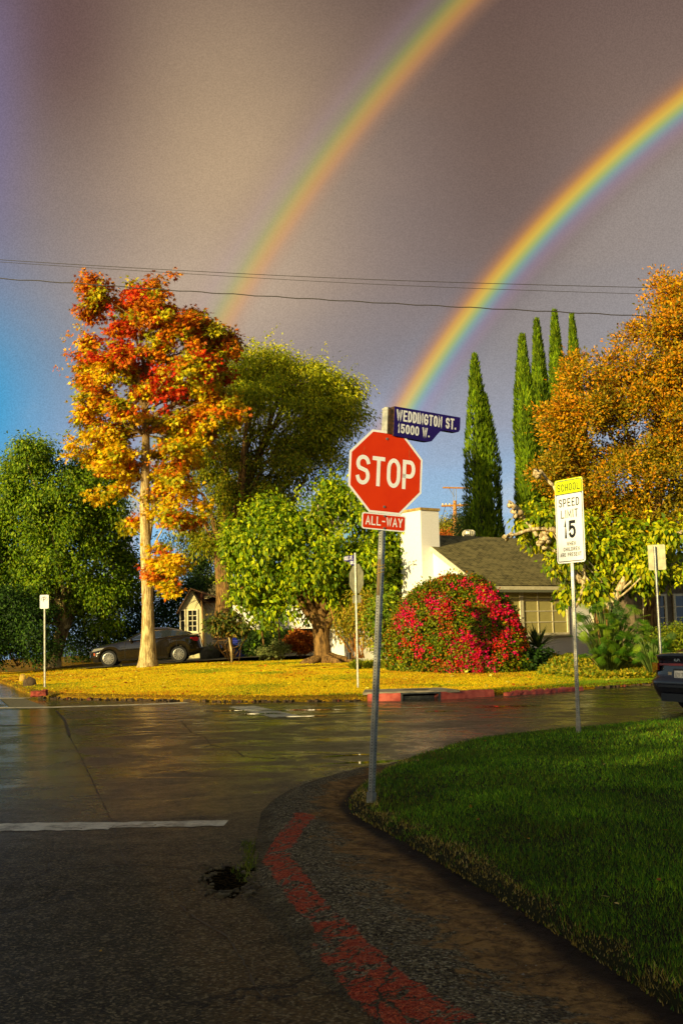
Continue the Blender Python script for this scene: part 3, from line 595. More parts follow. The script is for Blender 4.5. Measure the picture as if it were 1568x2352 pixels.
def near_grass():
    xs = []; ys = []; hs = []; ws = []
    for y0, y1, dens, hh, ww in [(3.6, 5.5, 7600, .029, .0045), (5.5, 7.5, 6200, .030, .005), (7.5, 10, 4200, .034, .006), (10, 14, 2600, .038, .009), (14, 18, 1300, .042, .013), (18, 24, 600, .05, .02)]:
        x1 = .34 * y1 + .3; area = (x1 + .3) * (y1 - y0); n = int(area * dens)
        x = rng.uniform(-.3, x1, n); y = rng.uniform(y0, y1, n); xs.append(x); ys.append(y); hs.append(np.full(n, hh)); ws.append(np.full(n, ww))
    x, y, h, w = map(np.concatenate, (xs, ys, hs, ws))
    d = edge_sign(x, y, NEARL); k = d > -.03 + .03 * vnoise(x, y, .1, 8); x, y, h, w, d = x[k], y[k], h[k], w[k], d[k]
    thin = vnoise(x, y, .5, 11) * .6 + vnoise(x, y, .17, 12) * .4
    edge = np.clip(np.exp(-np.clip(d, 0, 9) / .16) * (y < 14) * np.clip((vnoise(x, y, .28, 15) - .22) * 2.4, 0, 1.3) + .85 * np.exp(-np.clip(d, 0, 9) / .06) * (vnoise(x, y, .2, 19) > .25), 0, 1); keep = rng.random(len(x)) < np.clip(.55 + thin * .9 - .45 * edge, 0, 1)
    x, y, h, w, d, edge, thin = x[keep], y[keep], h[keep], w[keep], d[keep], edge[keep], thin[keep]
    h = h * (1 - .3 * edge) * (.5 + .8 * rng.random(len(x))) * (.6 + .7 * vnoise(x, y, .3, 14)); z = znear(x, y, np.clip(d, 0, 9))
    g = pick([(68, 110, 14), (90, 130, 18), (48, 84, 10), (134, 160, 24), (80, 124, 26)], len(x), .35) * (.85 + .95 * vnoise(x, y, .6, 18))[:, None]
    yel = pick([(200, 168, 70), (170, 138, 52), (140, 126, 40), (222, 196, 110), (112, 92, 34)], len(x), .25)
    pz = np.clip(edge * (.8 + .6 * vnoise(x, y, .09, 17)) + .18 * (vnoise(x, y, 1.4, 16) > .66) + .07 + .5 * np.exp(-(np.hypot(x - .25, y - 10.2) / .4) ** 2), 0, .92)
    yel2 = pick([(96, 100, 30), (112, 104, 36)], len(x), .2)
    r = rng.random(len(x)); col = np.where((r < pz)[:, None], np.where((edge > .25)[:, None], yel, yel2), g)
    blades('lawn_grass', x, y, z, h, w, col, 1.0)
near_grass()
def reflection_blades():  # green blades put in for a reflection in the gutter puddle
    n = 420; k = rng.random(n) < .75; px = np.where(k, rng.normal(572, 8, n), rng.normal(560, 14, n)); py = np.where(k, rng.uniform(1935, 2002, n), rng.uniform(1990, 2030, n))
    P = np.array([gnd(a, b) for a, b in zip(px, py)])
    blades('reflection_blades', P[:, 0], P[:, 1], P[:, 2] + .004, .012 + .05 * rng.random(n) ** 1.6, np.full(n, .006), pick([(104, 124, 20), (78, 104, 16), (134, 140, 30), (92, 84, 30)], n, .25), 1.3)
reflection_blades()
def far_grass():
    xs = []; ys = []
    for x0, x1, y0, y1, dens in [(-13, 14, 26.5, 34, 2000), (-16, 16, 34, 42, 1100), (-17, 12, 42, 53, 620)]:
        n = int((x1 - x0) * (y1 - y0) * dens); xs.append(rng.uniform(x0, x1, n)); ys.append(rng.uniform(y0, y1, n))
    x, y = map(np.concatenate, (xs, ys)); d = -edge_sign(x, y, FARK); k = (d > -.02) & (np.abs(x) < .36 * y); x, y, d = x[k], y[k], d[k]
    # bare shoulder along the kerb left of the drain
    bare = (d < .35 + .5 * (vnoise(x, y, .8, 21) - .5)) & (x < .3); k = ~bare | (rng.random(len(x)) < .12); x, y, d = x[k], y[k], d[k]
    z = zfar(x, y, d); n = len(x)
    gold = pick([(248, 214, 14), (238, 196, 12), (226, 184, 12), (250, 222, 30), (214, 196, 14)], n, .12); org = pick([(206, 128, 18), (190, 110, 18), (220, 146, 24)], n, .15)
    grn = pick([(92, 128, 16), (120, 146, 18), (140, 158, 22)], n, .2)
    a = vnoise(x, y, 1.6, 22); b = vnoise(x * .5, y, 1.2, 23); r = rng.random(n)
    right = sm((x - 3.5) / 4.0)
    pg = np.clip((b - .62) * 2.5, 0, 1) * .7 + right * .62 + .5 * np.exp(-((d - .25) / .2) ** 2) * (x > -1) + .45 * sm((-7 - x) / 3) * (y < 38) + .16
    po = np.clip((a - .58) * 3, 0, 1) * .55 + .25 * np.exp(-((d - .7) / .6) ** 2) + .05
    col = np.where((r < pg)[:, None], grn, np.where((rng.random(n) < po)[:, None], org, gold))
    blades('far_lawn_grass', x, y, z, .026 * (.5 + 1.0 * rng.random(n)), .013 + .0006 * (y - 26), col, 1.2)
far_grass()

def scatter_leaves():
    for nm, n, reg, sz, pal in [('fallen_leaves', 900, 'far', .13, [(250, 214, 30), (232, 170, 24), (206, 110, 22), (170, 70, 20), (240, 226, 90)]),
                                ('fallen_leaves', 46, 'near', .045, [(196, 140, 44), (170, 96, 34), (210, 180, 100)]), ('fallen_leaves', 210, 'road', .026, [(150, 136, 96), (176, 130, 40), (190, 180, 150), (110, 80, 36)]),
                                ('fallen_leaves', 420, 'verge', .022, [(150, 110, 50), (120, 84, 36), (176, 140, 70)])]:
        if reg == 'far':
            x = rng.uniform(-14, 12, n * 3); y = rng.uniform(27, 52, n * 3); d = -edge_sign(x, y, FARK); k = (d > .1) & (np.abs(x) < .36 * y); x, y, d = x[k][:n], y[k][:n], d[k][:n]; z = zfar(x, y, d) + .04
        elif reg == 'near': 
            x = rng.uniform(.3, 6, n * 3); y = rng.uniform(4.5, 17, n * 3); d = edge_sign(x, y, NEARL); k = (d > .1) & (x < .33 * y); x, y = x[k][:n], y[k][:n]; z = znear(x, y) + .035
        elif reg == 'road': x = rng.uniform(-4, .2, n); y = 4 + 21 * rng.random(n) ** 1.6; z = np.full(n, .006); k = x < 9
        else:
            i = rng.integers(60, 500, n); v = rng.random(n); p = NEARL[i] * (1 - v)[:, None] + OUT[i] * v[:, None]; x, y = p[:, 0], p[:, 1]; z = .03 + .065 * np.exp(-((v - .70) / .2) ** 2)
        m = len(x); P = np.c_[x, y, z[:m]]; D = rdir(m) * np.array([1, 1, .25]); N = np.array([0, 0, 1.]) + rdir(m) * .35
        tag(leaves(nm, P, D, N, sz * (.6 + .7 * rng.random(m)), pick(pal, m), 'star' if reg == 'far' else 'oval', LEAF_MATT), kind='stuff')
    # loose gravel on the berm
    n = 15000; i = rng.integers(30, 520, n); v = np.clip(rng.normal(.66, .2, n), .02, 1.06); p = NEARL[i] * (1 - v)[:, None] + OUT[i] * v[:, None]
    z = np.where(v > .97, .0, .03 + .05 * np.exp(-((v - .70) / .17) ** 2)); s = .0025 + .007 * rng.random(n) ** 4
    oc = np.array([(1, 0, 0), (-1, 0, 0), (0, 1, 0), (0, -1, 0), (0, 0, .7), (0, 0, -.7)]); of = np.array([(0, 2, 4), (2, 1, 4), (1, 3, 4), (3, 0, 4)])
    V = np.c_[p, z][:, None] + (oc[None] * (1 + .4 * rng.normal(size=(n, 6, 1)))) * s[:, None, None]; F = (np.arange(n)[:, None, None] * 6 + of[None]).reshape(-1, 3)
    tag(tri_obj('gravel', V.reshape(-1, 3), F, LEAF_MATT, None, np.repeat(pick([(120, 112, 94), (84, 78, 66), (150, 140, 118), (60, 54, 44)], n), 6, axis=0)), kind='stuff')
scatter_leaves()

# ------------------------------------------------------------------ far kerb, storm drain, driveway
def kerbs():
    RP = simple('red_kerb_paint', lin(168, 66, 48), lin(196, 96, 74), .6, scale=6, bstr=.4); CON = simple('concrete', lin(120, 112, 92), lin(150, 140, 116), .8, scale=5)
    def seg(a, b, w, h, z0, mat, name, jag=0.0, label=None, cat=None, group=None):
        a = np.array(a); b = np.array(b); L = np.linalg.norm(b - a); t = (b - a) / L; nn = np.array([-t[1], t[0]])
        n = max(2, int(L / .12)); V = []; F = []
        for i in range(n + 1):
            p = a + (b - a) * i / n; j = jag * (rng.random(4) - .5)
            for q, (o, z) in enumerate(((0, -.02), (.01, h * .8), (.04, h), (w, h), (w, -.02))):
                V.append((p[0] + nn[0] * (o + j[q % 4]), p[1] + nn[1] * (o + j[q % 4]), z0 + z + (j[(q + 1) % 4] if q in (1, 2, 3) else 0)))
        for i in range(n): F += [(i * 5 + q, (i + 1) * 5 + q, (i + 1) * 5 + q + 1, i * 5 + q + 1) for q in range(4)]
        F += [(4, 3, 2, 1, 0), tuple(n * 5 + q for q in range(5))]
        o = mesh_obj(name, V, F, mat); return tag(o, label, cat, group)
    G = 'red painted kerb pieces'
    e = [gnd(845, 1611), gnd(922, 1609), gnd(1010, 1606.5), gnd(1135, 1600), gnd(1165, 1599), gnd(1340, 1586)]
    e = [p[:2] for p in e]
    seg(e[0], e[1], .30, .17, 0, RP, 'kerb', .012, 'red painted kerb piece left of the storm drain', 'kerb', G)
    seg(e[2], e[3], .30, .17, 0, RP, 'kerb', .012, 'long red painted kerb piece right of the storm drain', 'kerb', G)
    seg(e[4], e[5], .16, .10, 0, RP, 'kerb', .05, 'low crumbling red kerb piece in front of the flowering bush', 'kerb', G)
    # broken asphalt edge with red remnants along the left kerb
    mb = MB(); mr = MB()
    for i in range(0, 320):
        p = FARK[i]
        if -8.5 < p[0] < .3 or p[0] > 6.5 and p[0] < 11:
            for q in range(9):
                s = .02 + .07 * rng.random() ** 2; c = p + rng.uniform(-.25, .25) * np.array([.9, .3]) + np.array([.25, .97]) * (-.12 + .35 * rng.random()) + rng.normal(size=2) * .06; a = rng.random() * 3
                ex = (math.cos(a), math.sin(a), .1 * rng.normal()); ey = (-math.sin(a), math.cos(a), .1 * rng.normal())
                (mr if rng.random() < .09 else mb).obox((c[0], c[1], .0), ex, ey, (0, 0, 1), -s * 1.5, s, -s * .6, s * .6, -.02, .02 + .045 * rng.random())
    tag(mb.build('kerb_rubble', simple('kerb_rubble_asphalt', lin(42, 32, 20), lin(84, 64, 36), .9, scale=10)), kind='stuff')
    tag(mr.build('kerb_rubble', simple('old_red_asphalt', lin(110, 40, 26), lin(90, 40, 24), .9)), kind='stuff')
    # storm drain between the kerb pieces
    a, b = np.array(e[1]), np.array(e[2]); t = (b - a) / np.linalg.norm(b - a); nn = np.array([-t[1], t[0]]); L = np.linalg.norm(b - a)
    r = empty('storm_drain', (a[0], a[1], 0), 'storm drain with a metal grate set in the red kerb', 'storm drain', rot=(0, 0, math.atan2(t[1], t[0])))
    MET = simple('grate_metal', lin(60, 64, 64), lin(90, 92, 88), .5, .6); DK = simple('drain_dark', lin(6, 6, 5), rough=.95)
    MB().box(0, L, .25, .30, -.02, .14).build('opening', DK, r)
    f = MB(); f.box(-.02, L + .02, -.0, .32, .145, .175); f.box(-.02, .03, 0, .3, -.02, .145); f.box(L - .03, L + .02, 0, .3, -.02, .145); f.build('frame', MET, r)
    g = MB()
    for i in range(int(L / .03)): g.box(.03 + i * .03, .042 + i * .03, .05, .06, -.01, .085)
    for z in (-.01, .04, .085): g.box(.03, L - .03, .047, .063, z, z + .008)
    g.build('grate', MET, r)
    c = MB(); c.add([(p[0], p[1], .205) for p in [(-.9, .1), (L + .5, .1), (L + .3, 1.5), (-.7, 1.5)]] + [(p[0], p[1], .15) for p in [(-.9, .1), (L + .5, .1), (L + .3, 1.5), (-.7, 1.5)]], [(0, 1, 2, 3), (7, 6, 5, 4), (0, 4, 5, 1), (1, 5, 6, 2), (2, 6, 7, 3), (3, 7, 4, 0)]); c.build('slab', CON, r)
    n = 24; mh = mesh_obj('manhole_cover', [(L * .5 + .33 * math.cos(2 * math.pi * i / n), .75 + .33 * math.sin(2 * math.pi * i / n), z) for z in (.2, .212) for i in range(n)], [tuple(range(n, 2 * n))] + [(i, (i + 1) % n, n + (i + 1) % n, n + i) for i in range(n)], MET, r)
    # boulders where the lawn meets the side street
    for (px, py, sx, sz), col, lab in [((53, 1562, .13, .2), lin(196, 160, 70), 'pale yellow boulder at the far left street corner'), ((70, 1573, .2, .2), lin(84, 66, 40), 'dark brown boulder between the yellow and the red rock'), ((91, 1592, .24, .15), lin(150, 62, 44), 'broken red painted kerb block at the left street corner')]:
        p = gnd(px, py + 4, .12); bm = bmesh.new(); bmesh.ops.create_icosphere(bm, subdivisions=3, radius=1)
        for v in bm.verts:
            q = v.co; f = .75 + .5 * float(vnoise(q.x * 1.3 + q.z, q.y * 1.3 + 5, .7, int(px))); v.co = Vector((q.x * sx * f, q.y * sx * .7 * f, q.z * sz * f + sz * .5))
        if sx > .2:
            bm.free(); bm = bmesh.new(); bmesh.ops.create_cube(bm, size=1); bmesh.ops.subdivide_edges(bm, edges=bm.edges, cuts=4, use_grid_fill=True)
            for v in bm.verts: v.co = Vector((v.co.x * .42, v.co.y * .26, v.co.z * .15 + .04)) + Vector(rng.normal(size=3) * .012); v.co.z += .10 * v.co.x
        me = bpy.data.meshes.new('boulder'); bm.to_mesh(me); bm.free(); me.materials.append(simple('rock_%d' % int(col[0] * 1000), col, tuple(c * .55 for c in col), .9, scale=7, bstr=.8, bdist=.05))
        o = bpy.data.objects.new('boulder', me); COL.objects.link(o); o.location = tuple(p); tag(o, lab, 'rock')
    # driveway band behind the lawn
    V = []; F = []; X = np.linspace(-11.6, 2.2, 50)
    for x in X:
        yy = 49.6 + .0 * x
        for y in (yy, yy + 1.6, yy + 3.6, yy + 11): V.append((x, y, drive_z(x) + (0.0 if y < 53.5 else .02)))
    V = np.array(V)
    F = [(i * 4 + j, (i + 1) * 4 + j, (i + 1) * 4 + j + 1, i * 4 + j + 1) for i in range(49) for j in range(3)]
    tag(mesh_obj('driveway', V, F, simple('driveway_concrete', lin(120, 108, 76), lin(96, 86, 60), .75, scale=3), smooth=True), kind='structure')
def drive_z(x): return .385 + .043 * np.clip(np.asarray(x) + 10.4, -4, 6.5)
kerbs()

# ------------------------------------------------------------------ signs
M_GALV = simple('galvanised_steel', lin(150, 150, 140), lin(186, 184, 170), .42, .75, scale=14, bstr=.1, bdist=.003)
M_GALVP = simple('weathered_sign_back', lin(120, 118, 92), lin(150, 146, 112), .5, .35, scale=6)
M_HOLE = simple('punched_hole', lin(10, 10, 9), rough=.9)
M_BOLT = simple('bolt', lin(150, 146, 130), rough=.4, metal=.7)
M_RED = simple('sign_red', lin(206, 48, 3), lin(214, 56, 4), .5, scale=3, bstr=.02, spec=.2)
M_WHITE = simple('sign_white', lin(236, 238, 238), lin(244, 246, 248), .42, scale=6, bstr=.02)
M_BLACK = simple('sign_black', lin(22, 22, 22), rough=.5)
M_LIME = simple('sign_lime', lin(205, 218, 0), lin(212, 226, 4), .4, scale=3, bstr=.02)
M_NAVY = simple('enamel_navy', lin(30, 8, 92), lin(36, 12, 104), .4, scale=5, coat=.1, spec=.2, bstr=.05)
M_RUST = simple('rusty_edge', lin(84, 56, 26), lin(40, 28, 16), .8, scale=30)
M_WORN = simple('worn_red', lin(196, 96, 30), lin(170, 70, 30), .6, scale=30)
def lean_root(name, base, top, label, cat, group=None):
    d = Vector(tuple(map(float, np.array(top) - np.array(base)))); L = d.length
    q = Vector((0, 0, 1)).rotation_difference(d.normalized()); return empty(name, base, label, cat, group, rot=q.to_euler()), L
def post(root, L, w, yaw, z0=-.15, holes=True, sp=.0254, facing='l'):
    ca, sa = math.cos(yaw), math.sin(yaw); ex, ey = (ca, sa, 0), (-sa, ca, 0)
    mb = MB(); c = w * .16; P = [(-w / 2 + c, -w / 2), (w / 2 - c, -w / 2), (w / 2, -w / 2 + c), (w / 2, w / 2 - c), (w / 2 - c, w / 2), (-w / 2 + c, w / 2), (-w / 2, w / 2 - c), (-w / 2, -w / 2 + c)]
    n = 8; V = [(ca * x - sa * y, sa * x + ca * y, z) for z in (z0, L) for x, y in P]
    mb.add(V, [(i, (i + 1) % n, n + (i + 1) % n, n + i) for i in range(n)] + [tuple(range(n, 2 * n))]); po = mb.build('post', M_GALV, root)
    if holes:
        hb = MB(); r = .0058 if sp < .03 else .007; z = .03
        while z < L - .01:
            for (nx, ny) in ((0, -1), (-1, 0), (1, 0), (0, 1)):
                cx, cy = nx * (w / 2 + .0006), ny * (w / 2 + .0006); tx, ty = -ny, nx
                ring = [(cx + tx * r * math.cos(a), cy + ty * r * math.cos(a), z + r * math.sin(a)) for a in np.linspace(0, 2 * math.pi, 9)[:-1]]
                hb.add([(ca * x - sa * y, sa * x + ca * y, zz) for x, y, zz in ring], [tuple(range(8))])
            z += sp
        hb.build('punched_holes', M_HOLE, po)['kind'] = 'stuff'
    return po
def plate(root, name, outline, y0, y1, mat, yaw_e, off=(0, 0, 0)):
    o = MB().prism(outline, y0, y1).build(name, mat, root); o.rotation_euler = (0, 0, yaw_e); o.location = off; return o
def stop_sign():
    base = gnd(852, 1846, .10) * 0 + at(852, 1846, 10.3); top = at(889, 936, 10.3)
    r, L = lean_root('stop_sign', base, top, 'red stop sign with all-way plaque and navy street name blade above it', 'stop sign')
    W = .051; post(r, L, W, R(-38))
    mb = MB(); w = .062
    mb.box(-w / 2, w / 2, -w / 2, w / 2, -.1, .10); o = mb.build('post_sleeve', M_GALV, r); o.rotation_euler = (0, 0, R(-38))
    mb = MB(); mb.box(-w / 2, w / 2, -w / 2, w / 2, L - .235, L - .03); mb.box(-.034, .034, -.034, .034, L - .03, L - .012); mb.box(-.034, .034, -.034, .034, L - .25, L - .232); o = mb.build('top_bracket', M_GALV, r); o.rotation_euler = (0, 0, R(-38))
    hb = MB()
    for z in np.arange(L - .22, L - .03, .027):
        for s in (0, 1):
            c = R(-38); nx, ny = ((math.sin(c), -math.cos(c)) if s == 0 else (-math.cos(c), -math.sin(c)))
            cx, cy = nx * .0318, ny * .0318; hb.add([(cx - ny * .005 * math.cos(a), cy + nx * .005 * math.cos(a), z + .005 * math.sin(a)) for a in np.linspace(0, 6.283, 9)[:-1]], [tuple(range(8))])
    hb.build('punched_holes', M_HOLE, o)['kind'] = 'stuff'
    yaw = R(27); Rr = .381 / math.cos(R(22.5)); zc = (local(r, at(884, 1086, 10.3)))[2]; xo = .012
    def P(name, mb, mat, parent, y=0): o = mb.build(name, mat, parent); return o
    f = empty_part('sign_face', r, (xo, -.034, zc), (0, 0, yaw))
    oc = lambda q: [(q * math.cos(R(22.5 + 45 * i)), q * math.sin(R(22.5 + 45 * i))) for i in range(8)]
    fb = MB().prism(oc(Rr), 0, .003); face = fb.build('octagon_face', M_WHITE, r); face.location = f[0]; face.rotation_euler = f[1]
    MB().prism(oc(Rr - .022), -.0008, 0).build('red_field', M_RED, face)
    tb = MB(); text_mb(tb, 'STOP', -.002, -.136, .272, .135, .037, .022, -.0014, wd={'S': 1.05, 'T': .98, 'O': 1.05, 'P': 1.0}); tb.build('lettering', M_WHITE, face)
    [MB().cyl((-.008, q), .011, -.008, 0, 12).build('bolt', M_BOLT, face) for q in (.31, -.318)]
    wb = MB()
    for x, z, h in [(-.235, .17, .055), (-.255, .13, .03), (.235, .20, .04), (.238, .14, .08), (.24, .09, .03)]: wb.prism([(x, z), (x + .005, z + h * .5), (x + .002, z + h), (x - .004, z + h * .6)], -.0012, -.0009)
    wb.build('scratches', M_WORN, face)['kind'] = 'stuff'
    z2 = local(r, at(879, 1200, 10.3))[2]; pl = MB().prism(rrect(-.228, .228, -.075, .075, .022), 0, .003).build('plaque', M_WHITE, r); pl.location = (xo, -.034, z2); pl.rotation_euler = (0, 0, yaw)
    MB().prism(rrect(-.217, .217, -.064, .064, .016), -.0008, 0).build('red_field', M_RED, pl)
    tb = MB(); text_mb(tb, 'ALL-WAY', .0, -.036, .082, .044, .0115, .010, -.0014, wd={'A': 1.12, '-': .85}); tb.build('lettering', M_WHITE, pl)
    [MB().cyl((0, q), .010, -.008, 0, 12).build('bolt', M_BOLT, pl) for q in (.055, -.055)]
    # street name blade: navy enamel box, deeper at its left, shadowed lower edge
    zt = local(r, at(905, 934, 10.3))[2]; xb = local(r, at(903, 960, 10.3))[0]; yb = R(32)
    H0, H1, LL = .275, .150, .76
    prof = [(0, 0), (0, -H0)] + [(.36, -H0 - .008)] + [(.36 + .10 * math.sin(R(a)) * .9, -H0 + .02 - .028 * math.cos(R(a))) for a in range(10, 70, 15)] + [(.50, -H1 - .045), (.53, -H1 - .015), (.57, -H1)] + [(LL - .04, -H1), (LL - .012, -H1 + .01), (LL, -H1 + .035), (LL, 0)]
    bl = MB().prism([(x, z) for x, z in prof][::-1], -.012, .052).build('street_name_blade', M_RUST, r); bl.location = (xb, -.02, zt - .002); bl.rotation_euler = (0, 0, yb)
    MB().prism([(x, z) for x, z in prof][::-1], -.014, -.012).build('enamel_front', M_NAVY, bl)
    tb = MB(); text_mb(tb, 'WEDDINGTON ST.', .022, -.128, .104, .0455, .0165, .0085, -.0146, 'l', wd={'G': 1.08, ' ': .55, 'W': 1.5, '.': .34}); text_mb(tb, '15000 W.', .042, -.242, .088, .0455, .0155, .0085, -.0146, 'l', wd={'W': 1.3, '.': .36, ' ': .45, '1': .55}); tb.build('lettering', M_WHITE, bl)
    MB().box(-.05, .0, .0, .04, -.26, -.03).build('side_bracket', M_RUST, bl)
    # wooden slat and yellow string tied round the post
    a = local(r, at(876, 1305, 10.3))[2]; b2 = local(r, at(869, 1355, 10.3))[2]
    c = R(-38); o = MB().box(-.014, .017, -W / 2 - .006, -W / 2 - .001, b2 - .05, a + .08).build('wooden_slat', simple('weathered_wood', lin(120, 100, 66), lin(90, 72, 46), .8, stretch=(1, 1, .1), scale=60), r); o.rotation_euler = (0, 0, c)
    s = MB(); q = W * .76
    for k, zz in enumerate((a + .035, a + .0, a - .045)):
        pts = [(q * math.cos(t) * 1.0, q * math.sin(t) * 1.0, zz + .012 * math.sin(t + k)) for t in np.linspace(0, 6.283, 17)]; s.tube(pts, .0022, 5, cap=False)
    s.tube([(-q, -.02, a + .03), (-q - .03, -.03, a + .045), (-q - .045, -.03, a + .03), (-q - .02, -.03, a + .015), (-q, -.02, a + .02)], .002, 5); s.tube([(-q, -.02, a + .03), (-q - .04, -.03, a + .015), (-q - .05, -.03, a + .005)], .002, 5)
    s.build('string', simple('yellow_string', lin(190, 160, 40), rough=.8), r)
def empty_part(name, root, loc, rot): return (tuple(map(float, loc)), rot)
stop_sign()

def school_sign():
    base = at(1328, 1686, 16.3); top = at(1306, 1110, 16.3)
    r, L = lean_root('speed_limit_sign', base, top, 'tall white school speed limit 15 sign with lime header on the near lawn edge', 'speed limit sign')
    post(r, L - .02, .051, R(-20)); o = MB().box(-.031, .031, -.031, .031, -.1, .22).build('post_sleeve', M_GALV, r); o.rotation_euler = (0, 0, R(-20))
    yaw = -R(60); z0 = local(r, at(1300, 1293, 16.3))[2]; H = 1.22; W = .60
    b = MB().prism(rrect(-W / 2, W / 2, 0, H, .04), 0, .003).build('sign_board', M_WHITE, r); b.location = (-.02, -.036, z0); b.rotation_euler = (0, 0, yaw)
    MB().prism(rrect(-W / 2 + .018, W / 2 - .018, .018, H - .018, .035), -.0006, 0).build('black_border', M_BLACK, b)
    MB().prism(rrect(-W / 2 + .030, W / 2 - .030, .030, H - .225, .02), -.0014, -.0006).build('white_field', M_WHITE, b)
    MB().prism(arc(W / 2 - .04, H - .04, .04, .04, 0, 90, 6) + arc(-W / 2 + .04, H - .04, .04, .04, 90, 180, 6) + [(-W / 2, H - .215), (-W / 2 + .016, H - .215)] + arc(-W / 2 + .045, H - .045, .029, .029, 180, 90, 6) + arc(W / 2 - .045, H - .045, .029, .029, 90, 0, 6) + [(W / 2 - .016, H - .215), (W / 2, H - .215)], -.0012, -.0002).build('lime_rim', M_LIME, b)
    MB().prism([(-W / 2 + .028, H - .212), (W / 2 - .028, H - .212)] + arc(W / 2 - .05, H - .05, .022, .022, 0, 90, 5) + arc(-W / 2 + .05, H - .05, .022, .022, 90, 180, 5), -.0014, -.0006).build('lime_header', M_LIME, b)
    t = MB(); y = -.002
    text_mb(t, 'SCHOOL', 0, H - .178, .11, .062, .0135, .022, y)
    text_mb(t, 'SPEED', 0, .815, .12, .066, .017, .026, y); text_mb(t, 'LIMIT', 0, .650, .12, .070, .016, .026, y)
    text_mb(t, '15', 0, .355, .255, .150, .046, .035, y, wd={'1': .42})
    text_mb(t, 'WHEN', .02, .248, .056, .036, .0095, .012, y); text_mb(t, 'CHILDREN', .02, .170, .056, .036, .0095, .012, y); text_mb(t, 'ARE PRESENT', .0, .092, .056, .033, .0095, .010, y)
    t.build('lettering', M_BLACK, b)
school_sign()

def noble_sign():
    base = onfar(822, 1584); base = at(822, 1584, 29.5); top = at(815, 1270, 29.5)
    r, L = lean_root('stop_sign', base, top, 'grey back of a stop sign with small navy blade on far lawn', 'stop sign')
    post(r, L, .051, R(-10), sp=.05); yaw = -R(62)
    Rr = .381 / math.cos(R(22.5)); zc = local(r, at(820, 1329, 29.5))[2]
    f = MB().prism([(Rr * math.cos(R(22.5 + 45 * i)), Rr * math.sin(R(22.5 + 45 * i))) for i in range(8)], 0, .004).build('octagon_back', M_GALVP, r); f.location = (.02, .045, zc); f.rotation_euler = (0, 0, yaw)
    f = MB().prism(rrect(-.228, .228, -.11, .09, .02), 0, .004).build('plaque_back', M_GALVP, r); f.location = (.02, .045, local(r, at(821, 1375, 29.5))[2]); f.rotation_euler = (0, 0, yaw)
    zt = local(r, at(806, 1276, 29.5))[2]; W = .27
    b = MB().prism([(-.62, 0), (-.62, -.13), (-.35, -.16), (-.27, -.26), (-.03, -.28), (-.03, 0)][::1], 0, .04).build('street_name_blade', M_RUST, r); b.location = (0, -.02, zt + .02); b.rotation_euler = (0, 0, R(-62))
    MB().prism([(-.62, 0), (-.62, -.13), (-.35, -.16), (-.27, -.26), (-.03, -.28), (-.03, 0)], -.002, 0).build('enamel_front', M_NAVY, b)
    t = MB(); text_mb(t, 'NOBLE AVE.', -.61, -.115, .10, .042, .013, .012, -.003, 'l'); text_mb(t, '5300 N.', -.27, -.24, .09, .030, .012, .006, -.003, 'l'); t.build('lettering', M_WHITE, b)
noble_sign()
def parking_sign():
    base = at(103.5, 1566, 33); top = at(103, 1372, 33)
    r, L = lean_root('parking_sign', base, top, 'small white no parking sign on a thin post before the dark tree at left', 'parking sign')
    post(r, L, .05, R(0), holes=False)
    z0 = local(r, at(103, 1398, 33))[2]
    b = MB().prism(rrect(-.125, .125, 0, .40, .03), 0, .003).build('sign_board', M_WHITE, r); b.location = (0, -.03, z0); b.rotation_euler = (0, 0, R(8))
    GR = simple('faded_grey_ink', lin(96, 92, 84)); t = MB(); text_mb(t, 'P', 0, .20, .13, .075, .018, .01, -.001); v, f = strip(arc(0, .265, .085, .085, 200, -30, 20), .010); t.add([(p[0], -.0013, p[1]) for p in v], f); t.build('lettering', GR, b)
parking_sign()
def back_sign():
    p = at(1521, 1590, 26.8); base = p; top = at(1502, 1255, 26.8)
    r, L = lean_root('road_sign', base, top, 'grey back of a rectangular road sign on a leaning post behind the parked sedan', 'road sign')
    post(r, L, .051, R(25), sp=.05)
    z0 = local(r, at(1504, 1309, 26.8))[2]; b = MB().prism(rrect(-.20, .20, 0, .60, .03), 0, .003).build('sign_back', M_GALVP, r); b.location = (.05, .04, z0); b.rotation_euler = (0, 0, -R(22))
back_sign()

